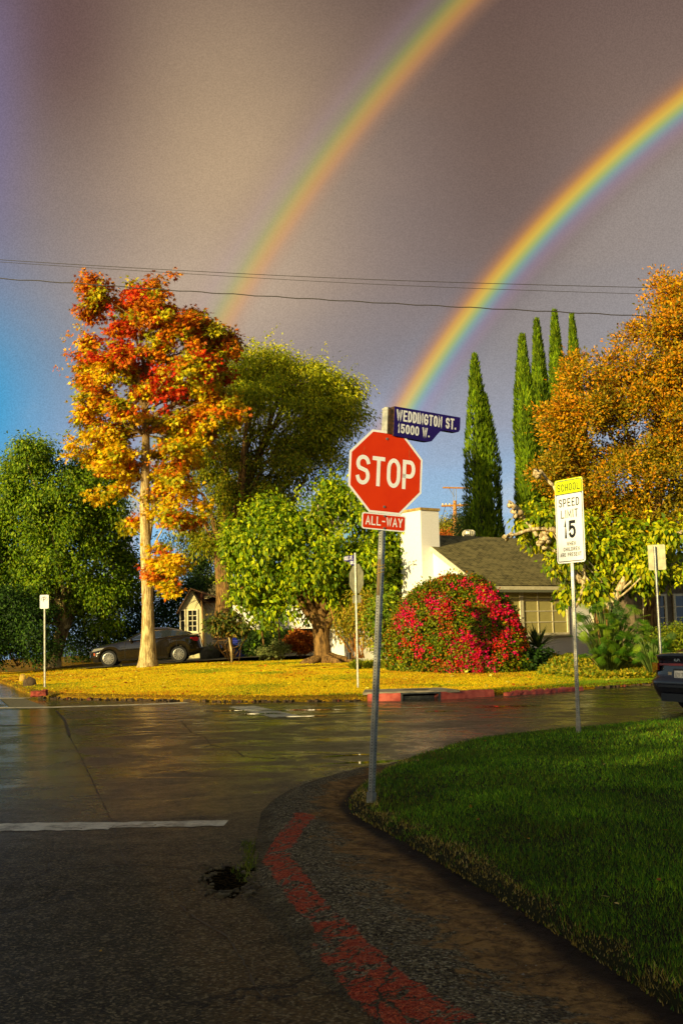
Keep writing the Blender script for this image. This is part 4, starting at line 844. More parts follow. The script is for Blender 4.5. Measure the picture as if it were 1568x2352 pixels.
# ------------------------------------------------------------------ cars
def car_mesh(root, S, paint, glass):
    """S: dict with plan and profile. local x forward(-)/back(+); body = stack of plan outlines between zb(x) and zt(x)."""
    n = 220; TH = np.linspace(0, 2 * math.pi, n, endpoint=False)
    def outline(xf, xr, hw, p=5.0):
        c, s = np.cos(TH), np.sin(TH); k = (np.abs(c) ** p + np.abs(s) ** p) ** (-1 / p)
        return (xf + xr) / 2 + (xr - xf) / 2 * c * k, hw * s * k
    def wheel(x, z):
        for xw in S['wheels']:
            d = S['arch'] ** 2 - (x - xw) ** 2; z = np.where(d > 0, np.maximum(z, S['wr'] + np.sqrt(np.maximum(d, 0))), z)
        return z
    V = []; rows = 13
    for j in range(rows):
        t = j / (rows - 1); zz = np.interp(t, [0, .1, .45, .8, 1], [0, .1, .45, .8, 1])
        bul = np.interp(t, *S['bulge']); fx = np.interp(t, *S['front']); rx = np.interp(t, *S['rear'])
        x, y = outline(S['x0'] + fx, S['x1'] + rx, S['hw'] * bul, S.get('pw', 5.0))
        zb = wheel(x, np.interp(x, *S['sill'])); zt = np.interp(x, *S['top']); V.append(np.c_[x, y, zb + (zt - zb) * zz])
    F = [(j * n + i, j * n + (i + 1) % n, (j + 1) * n + (i + 1) % n, (j + 1) * n + i) for j in range(rows - 1) for i in range(n)]
    top = V[-1]; cx = top[:, 0]
    for k, f in enumerate((.97, .88, .6, .3, .02)):
        V.append(np.c_[cx, top[:, 1] * f, np.interp(cx, *S['top']) + .045 * (1 - f ** 2) + .012 * min(1, (1 - f) * 20)])
        b = (rows - 1 + k) * n; F += [(b + i, b + (i + 1) % n, b + n + (i + 1) % n, b + n + i) for i in range(n)]
    V = np.concatenate(V); body = mesh_obj('body', V, F, paint, root, smooth=True)
    # greenhouse
    G = S['gh']; V = []; rows = 9
    for j in range(rows):
        t = j / (rows - 1); xf = G['b'][0] + (G['r'][0] - G['b'][0]) * t; xr = G['b'][1] + (G['r'][1] - G['b'][1]) * t ** G.get('pow', 1.0)
        hw = G['hb'] + (G['hr'] - G['hb']) * t ** 1.3; x, y = outline(xf, xr, hw, 7)
        zb = np.interp(x, *S['top']) - .05; zr = np.interp((x - xf) / (xr - xf), *G['roof']); V.append(np.c_[x, y, zb + (zr - zb) * t])
    F = [(j * n + i, j * n + (i + 1) % n, (j + 1) * n + (i + 1) % n, (j + 1) * n + i) for j in range(rows - 1) for i in range(n)]
    top = V[-1]
    for k, f in enumerate((.95, .8, .5, .02)):
        V.append(np.c_[top[:, 0], top[:, 1] * f, top[:, 2] + .05 * (1 - f ** 2) + .01]); b = (rows - 1 + k) * n; F += [(b + i, b + (i + 1) % n, b + n + (i + 1) % n, b + n + i) for i in range(n)]
    mesh_obj('cabin', np.concatenate(V), F, paint, root, smooth=True)
    def side_y(x, z):                     # cabin half width at x,z
        zb = np.interp(x, *S['top']) - .05; zr = np.interp((x - G['r'][0]) / (G['r'][1] - G['r'][0]), *G['roof']); t = np.clip((z - zb) / max(.1, (zr - zb)), 0, 1)
        return G['hb'] + (G['hr'] - G['hb']) * t ** 1.3
    return body, side_y
def wheel_obj(root, x, y, r, w, spokes, side, rimm, paired=True):
    T = simple('tyre_rubber', lin(18, 18, 17), lin(28, 27, 25), .85, scale=30)
    wl = MB().cyl((0, 0), r, 0, w, 36).build('wheel', T, root); wl.location = (x, y, r); 
    if side > 0: wl.rotation_euler = (0, 0, math.pi)
    rb = MB()
    rr = r * .72
    ring = lambda q, y: [(q * math.cos(a), y, q * math.sin(a)) for a in np.linspace(0, 2 * math.pi, 33)[:-1]]
    A = ring(rr, -.006) + ring(rr * .92, -.010) + ring(rr * .9, .02)
    rb.add(A, [(i, (i + 1) % 32, 32 + (i + 1) % 32, 32 + i) for i in range(32)] + [(32 + i, 32 + (i + 1) % 32, 64 + (i + 1) % 32, 64 + i) for i in range(32)])
    k = 0
    for i in range(spokes):
        for dl in ((-.085, .085) if paired else (0,)):
            a = 2 * math.pi * i / spokes; a2 = a + dl; c1, s1 = math.cos(a + dl * .5), math.sin(a + dl * .5); c2, s2 = math.cos(a2 + dl * .4), math.sin(a2 + dl * .4); h = rr * (.05 if paired else .11); k += 1; yy = -.0075 - .0004 * (k % 4)
            rb.add([(c1 * rr * .15 - s1 * h * .6, yy, s1 * rr * .15 + c1 * h * .6), (c1 * rr * .15 + s1 * h * .6, yy, s1 * rr * .15 - c1 * h * .6), (c2 * rr * .93 + s2 * h, yy + .001, s2 * rr * .93 - c2 * h), (c2 * rr * .93 - s2 * h, yy + .001, s2 * rr * .93 + c2 * h)], [(0, 1, 2, 3)])
    rb.cyl((0, 0), rr * .2, -.012, .0, 16); rb.build('rim', rimm, wl)
    MB().cyl((0, 0), rr * .9, -.002, .0, 28).build('brake_disc', simple('wheel_dark', lin(14, 14, 13), rough=.7), wl)
    return wl
def side_patch(root, name, pts, yf, side, off, mat):
    P = [(x, side * (yf(x, z) + off), z) for x, z in pts]
    return mesh_obj(name, P, [tuple(range(len(P)))] if side < 0 else [tuple(range(len(P) - 1, -1, -1))], mat, root)
M_CARP = simple('bronze_grey_paint', lin(30, 26, 20), lin(34, 30, 23), .15, .3, coat=1.0, bstr=0, scale=2)
M_CARK = simple('black_blue_paint', lin(26, 28, 36), lin(30, 32, 40), .25, .5, coat=.8, bstr=0, scale=2)
M_GLASS = simple('car_glass', lin(36, 42, 48), rough=.05, spec=1.0, bstr=0); M_CHR = simple('chrome', lin(215, 215, 208), rough=.15, metal=1.0, bstr=0)
M_RIM = simple('alloy_rim', lin(190, 188, 176), rough=.3, metal=.8, bstr=0); M_LAMP = simple('headlamp', lin(150, 150, 140), rough=.15, spec=.8, bstr=0)
M_TAIL = simple('tail_lamp', lin(170, 10, 14), rough=.15, spec=.8, bstr=0, coat=.5); M_TRIM = simple('black_plastic', lin(14, 14, 15), rough=.5)
def hatch_car():
    f = at(258, 1529.5, 51); b = at(414, 1519.5, 51); ang = math.atan2(b[2] - f[2], b[0] - f[0]); r = empty('parked_car', f, 'dark bronze grey hatchback car parked on the driveway behind the pale tree trunk', 'car', rot=(0, -ang, R(3)))
    S = dict(x0=-.90, x1=4.10, hw=.95, wheels=(0, 3.06), arch=.39, wr=.345, pw=5.5,
             sill=([-1, -.6, -.45, .45, 2.6, 3.5, 3.8, 4.2], [.30, .19, .2, .2, .2, .22, .30, .38]),
             top=([-.90, -.80, -.5, 0, .55, .9, 2, 3, 3.6, 3.95, 4.10], [.66, .74, .86, .96, 1.03, 1.05, 1.06, 1.10, 1.13, 1.14, 1.08]),
             bulge=([0, .12, .45, .62, .68, .85, 1], [.93, .97, .99, 1.0, .985, .96, .90]), front=([0, .3, .6, 1], [.10, 0, .02, .16]), rear=([0, .25, .55, .75, 1], [-.12, 0, -.06, -.08, -.16]),
             gh=dict(b=(.42, 4.02), r=(1.35, 3.15), hb=.84, hr=.60, pow=.75, roof=([0, .12, .35, .7, 1], [1.42, 1.50, 1.53, 1.50, 1.36])))
    body, sy = car_mesh(r, S, M_CARP, M_GLASS)
    yf = lambda x, z: sy(x, z) * 1.0
    win = [(.98, 1.10), (1.62, 1.38), (1.95, 1.43), (2.55, 1.435), (3.05, 1.38), (3.42, 1.30), (3.52, 1.235), (3.40, 1.19), (2.8, 1.15), (1.8, 1.12)]
    cx, cz = np.mean([p[0] for p in win]), np.mean([p[1] for p in win])
    big = [(cx + (x - cx) * 1.035, cz + (z - cz) * 1.16) for x, z in win]
    for s in (-1, 1):
        yk = lambda x, z: np.interp(z, [1.05, 1.2, 1.35, 1.5], [.862, .80, .72, .63]) + .012
        side_patch(r, 'window_trim', big, yk, s, .006, M_CHR); g = side_patch(r, 'window', win, yk, s, .010, M_GLASS)
        for xx in (1.95, 2.0, 2.95): MB().box(xx, xx + .05, -.004, .001, 0, .27).build('pillar', M_TRIM, r).matrix_local = Matrix.Translation((0, s * (.83 if s < 0 else .83), 1.13)) @ Matrix.Rotation(s * R(25), 4, 'X')
        m = MB(); m.tube([(1.05, s * .88, 1.06), (1.0, s * .99, 1.08), (1.02, s * 1.06, 1.09)], [.05, .085, .07], 10); m.build('mirror', M_CARP, r, True)
        for xx in (1.75, 2.78): MB().box(xx, xx + .2, -.012, .012, .93, .96).build('door_handle', M_CHR, r).location = (0, s * .955, 0)
        for xx in (.72, 1.92, 2.98): MB().box(xx, xx + .012, -.004, .004, .28, 1.02).build('door_seam', M_TRIM, r).location = (0, s * .946, 0)
        MB().box(-.05, .0, -.01, .01, .50, .62).build('side_marker', simple('amber', lin(190, 80, 20)), r).location = (-.60, s * .84, 0)
        hl = MB(); hl.prism([(-.74, .66), (-.30, .74), (-.16, .83), (-.62, .80)], -.02, .02); o = hl.build('headlight', M_LAMP, r); o.location = (0, s * .87, 0); o.rotation_euler = (0, 0, s * R(-8))
        tl = MB(); tl.prism([(3.52, .95), (3.9, .86), (3.98, .98), (3.88, 1.06), (3.62, 1.05)], -.02, .02); o = tl.build('tail_light', M_TAIL, r); o.location = (0, s * .905, 0); o.rotation_euler = (0, 0, s * R(-1.5))
        MB().box(-.1, .12, -.01, .01, .76, .79).build('side_vent', M_CHR, r).location = (.62, s * .95, 0)
    gr = MB(); gr.box(-.905, -.86, -.35, .35, .42, .70); gr.build('grille', M_TRIM, r)
    for s in (-1, 1):
        for x in (0, 3.06): wheel_obj(r, x, s * .93 if s < 0 else s * .93, .345, .2, 11, s, M_RIM)
hatch_car()
def sedan():
    hd = R(22); c0 = at(1497, 1523, 20.9); cx, cy = 5.93, 20.55
    r = empty('parked_car', (cx, cy, 0), 'black sedan cut by the right picture edge, its rear plate showing', 'car', rot=(0, 0, hd))
    S = dict(x0=0.0, x1=4.65, hw=.91, wheels=(1.0, 3.7), arch=.38, wr=.33, pw=9.0,
             sill=([0, .3, .6, 4.2, 4.65], [.30, .22, .2, .2, .3]), top=([0, .12, .5, .9, 1.6, 3.4, 4.2, 4.65], [1.05, 1.07, 1.06, 1.04, 1.0, .96, .86, .70]),
             bulge=([0, .1, .45, .7, .85, 1], [.92, .97, 1.0, 1.0, .95, .88]), front=([0, .15, .30, .42, .50, .85, 1.0], [.14, .06, .0, -.01, .09, .13, .04]), rear=([0, .3, .6, 1], [-.12, 0, -.02, -.2]),
             gh=dict(b=(.42, 3.6), r=(1.35, 2.5), hb=.80, hr=.58, roof=([0, .3, .7, 1], [1.38, 1.43, 1.43, 1.36])))
    body, sy = car_mesh(r, S, M_CARK, M_GLASS)
    MB().add([(.56, -.62, 1.09), (.56, .62, 1.09), (1.22, .50, 1.36), (1.22, -.50, 1.36)], [(0, 1, 2, 3)]).build('rear_window', M_GLASS, r).location = (-.05, 0, .03)
    q = lambda name, x, y0, y1, z0, z1, mat, par=r, d=.02: MB().box(x, x + d, y0, y1, z0, z1).build(name, mat, par)
    q('light_bar', -.035 + .11, -.60, .60, .885, .925, simple('tail_bar', lin(96, 16, 14), rough=.2, bstr=0, coat=.5), d=.03)
    for s in (-1, 1): 
        o = MB().prism([(-.13, .74), (.13, .80), (.13, .93), (-.13, .93)], -.012, .02).build('tail_light', simple('tail_lamp_dark', lin(90, 22, 16), rough=.15, bstr=0, coat=.5), r); o.rotation_euler = (0, 0, R(-90) + s * R(-16)); o.location = (.10, s * .70, 0)
    bp = MB(); bp.box(.04, .08, -.50, .50, .24, .38); bp.build('lower_bumper', M_TRIM, r)
    q('bumper_recess', -.012, -.5, .5, .50, .54, M_TRIM)
    pl = MB().box(0, .015, -.19, .19, 0, .20).build('number_plate', M_TRIM, r); pl.location = (.085, .0, .63); pl.rotation_euler = (0, R(4), 0)
    MB().box(-.003, 0, -.155, .155, .03, .165).build('plate_face', simple('plate_white', lin(170, 170, 168), rough=.4), pl)
    t = MB(); text_mb(t, '8ZVE130', 0, .045, .085, .030, .008, .008, 0); text_mb(t, 'KIA', 0, .006, .018, .016, .004, .005, 0)
    o = t.build('plate_lettering', simple('plate_ink', lin(20, 26, 50)), pl); o.rotation_euler = (0, 0, R(-90)); o.location = (-.0045, 0, 0)
    t = MB(); v, f = [], []
    for st in ([(-.085, 0), (-.085, .045)], [(-.05, .045), (-.085, .018), (-.03, 0), (.0, .045), (0, 0)], [(.0, 0), (.035, .045), (.07, .0)]):
        v, f = strip(st, .008); t.add([(p[0], 0, p[1]) for p in v], f)
    o = t.build('badge', M_CHR, r); o.rotation_euler = (0, 0, R(-90)); o.location = (.052, 0, .965)
    for yy, cc in ((.29, lin(130, 120, 100)), (-.30, lin(90, 150, 190))): MB().box(0, .004, -.05, .05, 0, .11).build('sticker', simple('sticker%d' % int(cc[0] * 999), cc), r).location = (.096, yy, .66)
    for s in (-1, 1):
        for x in (1.0, 3.7): wheel_obj(r, x, s * .89, .33, .2, 5, s, M_RIM, False)
        yk = lambda x, z: np.interp(z, [1.0, 1.2, 1.4], [.82, .74, .63]) + .012
        side_patch(r, 'window', [(.95, 1.08), (1.35, 1.3), (2.4, 1.34), (3.1, 1.06)], yk, s, .012, M_GLASS)
    MB().tube([(.2, -.5, .22), (.0, -.5, .22)], .035, 10).build('exhaust', M_CHR, r)
sedan()

# ------------------------------------------------------------------ houses
M_STUCCO = simple('white_stucco', lin(238, 236, 226), lin(246, 244, 238), .85, scale=30, bstr=.25, bdist=.01)
M_CREAM = simple('cream_stucco', lin(190, 182, 132), lin(206, 198, 150), .85, scale=20, bstr=.2)
M_TRIMW = simple('white_trim', lin(222, 214, 180), lin(204, 194, 156), .6, scale=12, bstr=.1)
M_WGLASS = simple('window_glass', lin(18, 20, 18), lin(30, 30, 24), .06, scale=2, bstr=0, spec=.8)
M_BLIND = simple('window_blind', lin(188, 178, 108), lin(172, 160, 96), .7, scale=3, stretch=(1, 1, 30), bstr=.2)
M_GREENW = simple('green_shutter', lin(38, 74, 62), lin(50, 84, 70), .6)
def shingles(name, c1, c2):
    def b(k):
        br = k.node('ShaderNodeTexBrick'); br.inputs['Scale'].default_value = 1; br.inputs['Brick Width'].default_value = .32; br.inputs['Row Height'].default_value = .13; br.inputs['Mortar Size'].default_value = .022; br.inputs['Bias'].default_value = -.2
        br.inputs['Color1'].default_value = (*c1, 1); br.inputs['Color2'].default_value = (*c2, 1); br.inputs['Mortar'].default_value = (*[c * .3 for c in c1], 1)
        k.l.new(k.node('ShaderNodeTexCoord').outputs['UV'], br.inputs['Vector'])
        n = k.noise(3, k.co, 5, .7); c = k.mix(k.rng(n, .35, .65, 0, .5), br.outputs[0], [x * 1.5 for x in c2] and tuple(x * 1.5 for x in c2))
        principled(k, c, .9, bump=k.m('SUBTRACT', k.m('MULTIPLY', n, .3), br.outputs['Fac']), bstr=.8, bdist=.02, spec=.15)
    return material(name, b)
M_ROOF = shingles('grey_shingles', lin(104, 98, 64), lin(132, 122, 78)); M_ROOFB = shingles('brown_shingles', lin(62, 44, 30), lin(92, 70, 50))
def roof_quad(name, P, mat, parent, th=.07):
    """P: four corners eaveL, eaveR, ridgeR, ridgeL; UV in metres"""
    P = [np.array(p, float) for p in P]; n = np.cross(P[1] - P[0], P[3] - P[0]); n /= np.linalg.norm(n); Q = [p - n * th for p in P]
    o = mesh_obj(name, P + Q, [(0, 1, 2, 3), (7, 6, 5, 4), (0, 4, 5, 1), (1, 5, 6, 2), (2, 6, 7, 3), (3, 7, 4, 0)], mat, parent)
    ex = (P[1] - P[0]) / np.linalg.norm(P[1] - P[0]); ez = np.cross(n, ex); uv = o.data.uv_layers.new(name='UVMap')
    for l in o.data.loops: v = (P + Q)[l.vertex_index] - P[0]; uv.data[l.index].uv = (v.dot(ex), v.dot(ez))
    return o
def window(root, o, ex, ez, w, h, cols, rows, frame=.07, depth=.06, pane=M_WGLASS, sill=True, mull=.03):
    """window on a wall: o lower-left corner on the wall plane, ex along the wall, outward normal = ex x ez rotated"""
    o, ex, ez = (np.array(t, float) for t in (o, ex, ez)); ny = np.cross(ex, ez); inn = -ny      # ny points out when ex runs left to right seen from outside
    f = MB(); B = lambda mb, x0, x1, z0, z1, d0, d1: mb.obox(o, ex, -ny, ez, x0, x1, -d1, -d0, z0, z1)
    B(f, -frame, w + frame, h, h + frame, -.02, depth); B(f, -frame, w + frame, -frame, 0, -.02, depth); B(f, -frame, 0, 0, h, -.02, depth); B(f, w, w + frame, 0, h, -.02, depth)
    fr = f.build('window', M_TRIMW, root)
    g = MB(); B(g, 0, w, 0, h, -.015, .012); g.build('pane', pane, fr)
    m = MB()
    for i in range(1, cols): B(m, w * i / cols - mull / 2, w * i / cols + mull / 2, 0, h, .012, .034)
    for j in range(1, rows): B(m, 0, w, h * j / rows - mull / 2, h * j / rows + mull / 2, .012, .031)
    if m.v: m.build('muntins', M_TRIMW, fr)
    if sill: s = MB(); B(s, -frame - .05, w + frame + .05, -frame - .05, -frame, -.02, depth + .06); s.build('sill', M_TRIMW, fr)
    return fr
def main_house():
    A = np.array([4.82, 41.5]); a = R(35); ex = np.array([math.cos(a), math.sin(a)]); ey = np.array([-math.sin(a), math.cos(a)])
    z0 = .38; r = empty('white_house', (A[0], A[1], z0), 'white stucco house with a chimney, grey shingle roof and a wide paned window', 'house', rot=(0, 0, a))
    D = 6.6; He = 3.0; Hr = 4.95; Lh = 14.0; ov = .35
    w = MB()     # local: x along the eave, y into the depth (gable wall at x=0)
    w.add([(0, 0, -.6), (0, D, -.6), (0, D, He), (0, D / 2, Hr - .05), (0, 0, He)], [(0, 4, 3, 2, 1)])
    w.add([(0, 0, -.6), (Lh, 0, -.6), (Lh, 0, He), (0, 0, He)], [(0, 1, 2, 3)])
    w.add([(0, D, -.6), (Lh, D, -.6), (Lh, D, He), (0, D, He)], [(3, 2, 1, 0)]); w.add([(Lh, 0, -.6), (Lh, D, -.6), (Lh, D, He), (Lh, D / 2, Hr - .05), (Lh, 0, He)], [(0, 1, 2, 3, 4)])
    w.build('wall', M_STUCCO, r)
    sl = (Hr - He) / (D / 2); ze = He - ov * sl
    rf = roof_quad('roof', [(-.06, -ov, ze + .07), (Lh + .3, -ov, ze + .07), (Lh + .3, D / 2, Hr + .07), (-.06, D / 2, Hr + .07)], M_ROOF, r)
    roof_quad('roof', [(Lh + .3, D + ov, ze + .07), (-.06, D + ov, ze + .07), (-.06, D / 2, Hr + .07), (Lh + .3, D / 2, Hr + .07)], M_ROOF, r)
    f = MB(); f.box(-.06, Lh + .3, -ov - .03, -ov, ze - .10, ze + .03); f.build('fascia', M_TRIMW, r)
    g = MB(); g.box(-.06, Lh + .3, -ov - .12, -ov - .03, ze - .20, ze - .11); g.build('gutter', simple('grey_gutter', lin(110, 112, 90), rough=.5), r)
    e = MB(); e.box(.02, Lh, -ov + .005, -.0, ze - .04, ze - .01); e.build('soffit', M_CREAM, r)
    rk = MB()
    for s in (0, 1):
        y0, y1 = (-ov, D / 2) if s == 0 else (D + ov, D / 2); P = [(-.10, y0, ze - .12), (-.10, y1, Hr - .12), (-.10, y1, Hr + .075), (-.10, y0, ze + .075)]
        rk.add(P + [(-.063, p[1], p[2]) for p in P], [(0, 1, 2, 3), (7, 6, 5, 4), (0, 4, 5, 1), (2, 6, 7, 3), (0, 3, 7, 4), (1, 5, 6, 2)])
    rk.build('rake_board', M_TRIMW, r)
    # chimney standing proud of the gable wall, stepped out at the shoulder
    ch = MB(); cy0, cy1 = D / 2 - .95, D / 2 + .35
    ch.box(-.55, .35, cy0, cy1, 2.2, 5.85); ch.box(-.55, -.001, cy0 - .25, cy1 + .3, -.6, 2.2)
    c = ch.build('chimney', M_STUCCO, r); MB().box(-.59, .39, cy0 - .04, cy1 + .04, 5.85, 5.95).build('chimney_cap', simple('chimney_mortar', lin(186, 160, 96), lin(150, 122, 66), .9), c)
    # window wall
    band = MB(); band.box(1.0, 5.0, -.035, -.004, 2.80, 2.90); band.build('window_band', M_TRIMW, r)
    X = lambda x: (x, -.0, 0)
    window(r, (1.42, -.004, 1.07), (1, 0, 0), (0, 0, 1), .74, 1.66, 1, 1, .06, pane=M_BLIND, sill=False)
    window(r, (2.34, -.004, 1.07), (1, 0, 0), (0, 0, 1), 2.30, 1.66, 3, 4, .09, pane=M_BLIND, mull=.04)
    window(r, (6.15, -.004, 1.07), (1, 0, 0), (0, 0, 1), 1.0, 1.5, 1, 1, .07, sill=False)
    sh = MB(); sh.box(.98, 1.32, -.05, -.003, 1.07, 2.74); s = sh.build('shutter', M_GREENW, r)
    sl2 = MB()
    for i in range(26): sl2.box(1.01, 1.29, -.058, -.0505, 1.12 + i * .06, 1.155 + i * .06)
    sl2.build('louvres', M_GREENW, s)
    base = MB(); base.box(.3, Lh, -.06, -.003, -.6, .05); base.build('wall_base', M_CREAM, r)
    vb = MB(); vb.tube([(7.0, D / 2 - .2, Hr - .2), (7.0, D / 2 - .2, Hr + .2)], .1, 12); v = vb.build('roof_vent', M_GALV, r)
    t = MB(); p = local(r, at(1076, 1226, 47.6)); 
    t.tube([(p[0], p[1], p[2] - .16), (p[0], p[1], p[2] - .12), (p[0], p[1], p[2] - .02), (p[0], p[1], p[2] + .08), (p[0], p[1], p[2] + .15), (p[0], p[1], p[2] + .18)], [.14, .22, .27, .26, .16, .03], 20)
    tv = t.build('turbine_vent', M_GALV, r); fins = MB()
    for i in range(20):
        q = 2 * math.pi * i / 20; fins.tube([(p[0] + math.cos(q) * a1, p[1] + math.sin(q) * a1, p[2] + zz) for a1, zz in ((.225, -.12), (.275, -.02), (.265, .08), (.165, .15))], .012, 4)
    fins.build('fins', M_TRIMW, tv)
    # low wing joined to the left rear, seen as sunlit white wall between the plants
    wg = MB(); wg.box(-1.0, -.01, D - .6, D + 1.5, -.6, 2.45); wg.build('side_wing', M_STUCCO, r)
main_house()
def right_house():
    p = at(1440, 1470, 40); a = R(35); r = empty('grey_house', (9.6, 39.4, .4), 'grey board and batten house front half hidden by leaves at right', 'house', rot=(0, 0, R(20)))
    M_BOARD = simple('board_batten', lin(120, 104, 78), lin(96, 82, 60), .8)
    w = MB(); w.box(.5, 10, 0, 2.2, -.6, 3.0)
    for i in range(23): w.box(.5 + i * .4, .54 + i * .4, -.03, -.001, -.5, 2.9)
    w.build('wall', M_BOARD, r)
    roof_quad('roof', [(.3, -.5, 2.85), (10.3, -.5, 2.85), (10.3, 1.2, 3.8), (.3, 1.2, 3.8)], M_ROOF, r)
    roof_quad('roof', [(10.3, 2.9, 2.85), (.3, 2.9, 2.85), (.3, 1.2, 3.8), (10.3, 1.2, 3.8)], M_ROOF, r)
    for x in (.6, 1.85): window(r, (x + .35, -.035, .75), (1, 0, 0), (0, 0, 1), .8, 1.5, 2, 4, .08)
right_house()
def far_house():
    Y = 60.0; P = lambda x, y: at(x, y, Y); s = Y / FPX
    b = P(600, 1508); z0 = .55; r = empty('cream_house', (b[0], Y, z0), 'cream and white garage house with brown roof behind the driveway plants', 'house')
    L = lambda x, y: (P(x, y)[0] - b[0], P(x, y)[2] - z0)
    xl, _ = L(471, 1445); xr, _ = L(790, 1445); _, ze = L(600, 1378); _, zb = L(600, 1446); _, zr = L(650, 1345)
    w = MB(); w.box(xl, xr, 0, 5, zb, ze); w.box(xl, xl + .9, 0, 5, -.5, zb); w.box(xr - .45, xr, 0, 5, -.5, zb); w.box(xl + .9, xr - .45, 3, 3.1, -.5, zb); w.build('garage_wall', M_STUCCO, r)
    MB().box(xl + .9, xr - .45, 2.9, 2.98, -.5, zb - .02).build('garage_opening_shade', simple('garage_shade', lin(26, 24, 20)), r)  # dark sheet standing in for the shade inside the open garage
    roof_quad('roof', [(xl - .4, -.5, ze - .05), (xr + .4, -.5, ze - .05), (xr - .6, 2.5, zr), (xl + 1.6, 2.5, zr)], M_ROOFB, r)
    roof_quad('roof', [(xr + .4, 5.5, ze - .05), (xl - .4, 5.5, ze - .05), (xl + 1.6, 2.5, zr), (xr - .6, 2.5, zr)], M_ROOFB, r)
    MB().box(xl + 1.6, xr - .6, 2.4, 2.6, zr - .02, zr + .08).build('ridge_cap', simple('orange_tile', lin(196, 130, 60), rough=.8), r)
    x0, z1 = L(424, 1402); x1, _ = L(474, 1402); xp, zp = L(450, 1354)
    g = MB(); g.prism([(x0, -.5), (x1, -.5), (x1, z1), (xp, zp - .1), (x0, z1)], -1.8, 2.5); g.build('gable_wall', M_CREAM, r)
    for (xa, xb) in ((x0 - .15, xp), (x1 + 1.9, xp)):
        za = z1 - .2; q = [(xa, -2.1, za), (xa, 2.5, za), (xp, 2.5, zp), (xp, -2.1, zp)]
        if xa > xp: q = [(x1 + 2.4, -2.1 + .9, z1 - .0), (x1 + 2.4, 2.5, z1 - .0), (xp, 2.5, zp), (xp, -2.1, zp)]; q = [q[0], q[1], q[2], q[3]]
        else: q = q[::-1]; q = [q[2], q[3], q[0], q[1]]
        roof_quad('roof', q, M_ROOFB, r, .06)
    wx, wz = L(444, 1450); window(r, (wx, -1.81, wz), (1, 0, 0), (0, 0, 1), .42, 1.05, 2, 4, .07); wx, wz = L(427, 1450); window(r, (wx, -1.81, wz), (1, 0, 0), (0, 0, 1), .2, 1.05, 1, 2, .05)
    h2 = empty('grey_roofed_house', P(520, 1500) * 0 + at(520, 1480, 85), 'distant house with plain grey roof showing above the brown roof', 'house')
    o = np.array(h2.location); q = lambda x, y, dy=0: tuple(at(x, y, 85 + dy) - o)
    MB().box(-2.2, 9, 0, 6, -2, at(520, 1372, 85)[2] - o[2]).build('wall', M_CREAM, h2)
    roof_quad('roof', [q(440, 1372), q(800, 1372), q(790, 1341, 3), q(458, 1341, 3)], M_ROOF, h2)
far_house()

# ------------------------------------------------------------------ utility poles and wires
def pole():
    Y = 95; b = at(1046, 1470, Y); r = empty('utility_pole', b, 'wooden utility pole with two crossarms beyond the shingle roof', 'utility pole'); M_W = simple('pole_wood', lin(196, 140, 66), lin(150, 104, 50), .85, scale=20, stretch=(1, 1, .1))
    q = lambda x, y: at(x, y, Y) - b
    MB().tube([(0, 0, 0), q(1045, 1300), q(1044, 1150)], [.2, .18, .15], 12).build('pole', M_W, r)
    MB().tube([q(1013, 1162), q(1078, 1160)], .09, 4).build('crossarm', M_W, r); MB().tube([q(1016, 1120), q(1080, 1121)], .07, 4).build('crossarm', M_W, r)
    m = MB(); [m.tube([q(x, 1121), q(x, 1152)], .025, 4) for x in (1041, 1047)]; m.tube([q(1030, 1121), q(1043, 1140)], .025, 4); m.tube([q(1030, 1162), q(1044, 1172)], .03, 4); m.tube([q(1060, 1162), q(1045, 1172)], .03, 4); m.build('brace', M_GALV, r)
    m = MB(); [m.tube([q(x, 1161), q(x, 1156)], .06, 6) for x in (1016, 1024, 1032, 1056, 1066, 1074)]; m.build('insulator', M_TRIMW, r)
    w = MB(); a = q(1046, 1170); w.tube([a, q(1022, 1200)], .02, 4); w.tube([q(1022, 1164), q(1010, 1205)], .02, 4); w.build('guy_wire', M_TRIM, r)
pole()
def wires():
    M_WIRE = simple('cable', lin(30, 26, 22), lin(40, 34, 28), .6)
    for pts, rad, lab, Y in [([(-300, 575), (0, 597), (350, 618), (784, 640), (1150, 652), (1500, 661), (1900, 668)], .011, 'thin upper power wire across the sky', 38), ([(-300, 580), (0, 602), (350, 624), (784, 650), (1150, 665), (1500, 676), (1900, 690)], .009, 'thin second power wire just under the top one', 38.5),
                             ([(-300, 616), (0, 640), (170, 650), (350, 664), (784, 691), (1150, 710), (1500, 727), (1900, 748)], .017, 'thick lowest cable crossing the sky in front of the maple top', 36)]:
        P = resample([tuple(at(x, y, Y)) for x, y in pts], 90, 2)
        if rad > .015: P[:, 2] += .015 * np.sin(np.arange(90) * 1.7)
        o = MB().tube(list(P), rad, 5).build('power_wire', M_WIRE); tag(o, lab, 'power line', 'power lines crossing the sky')
wires()

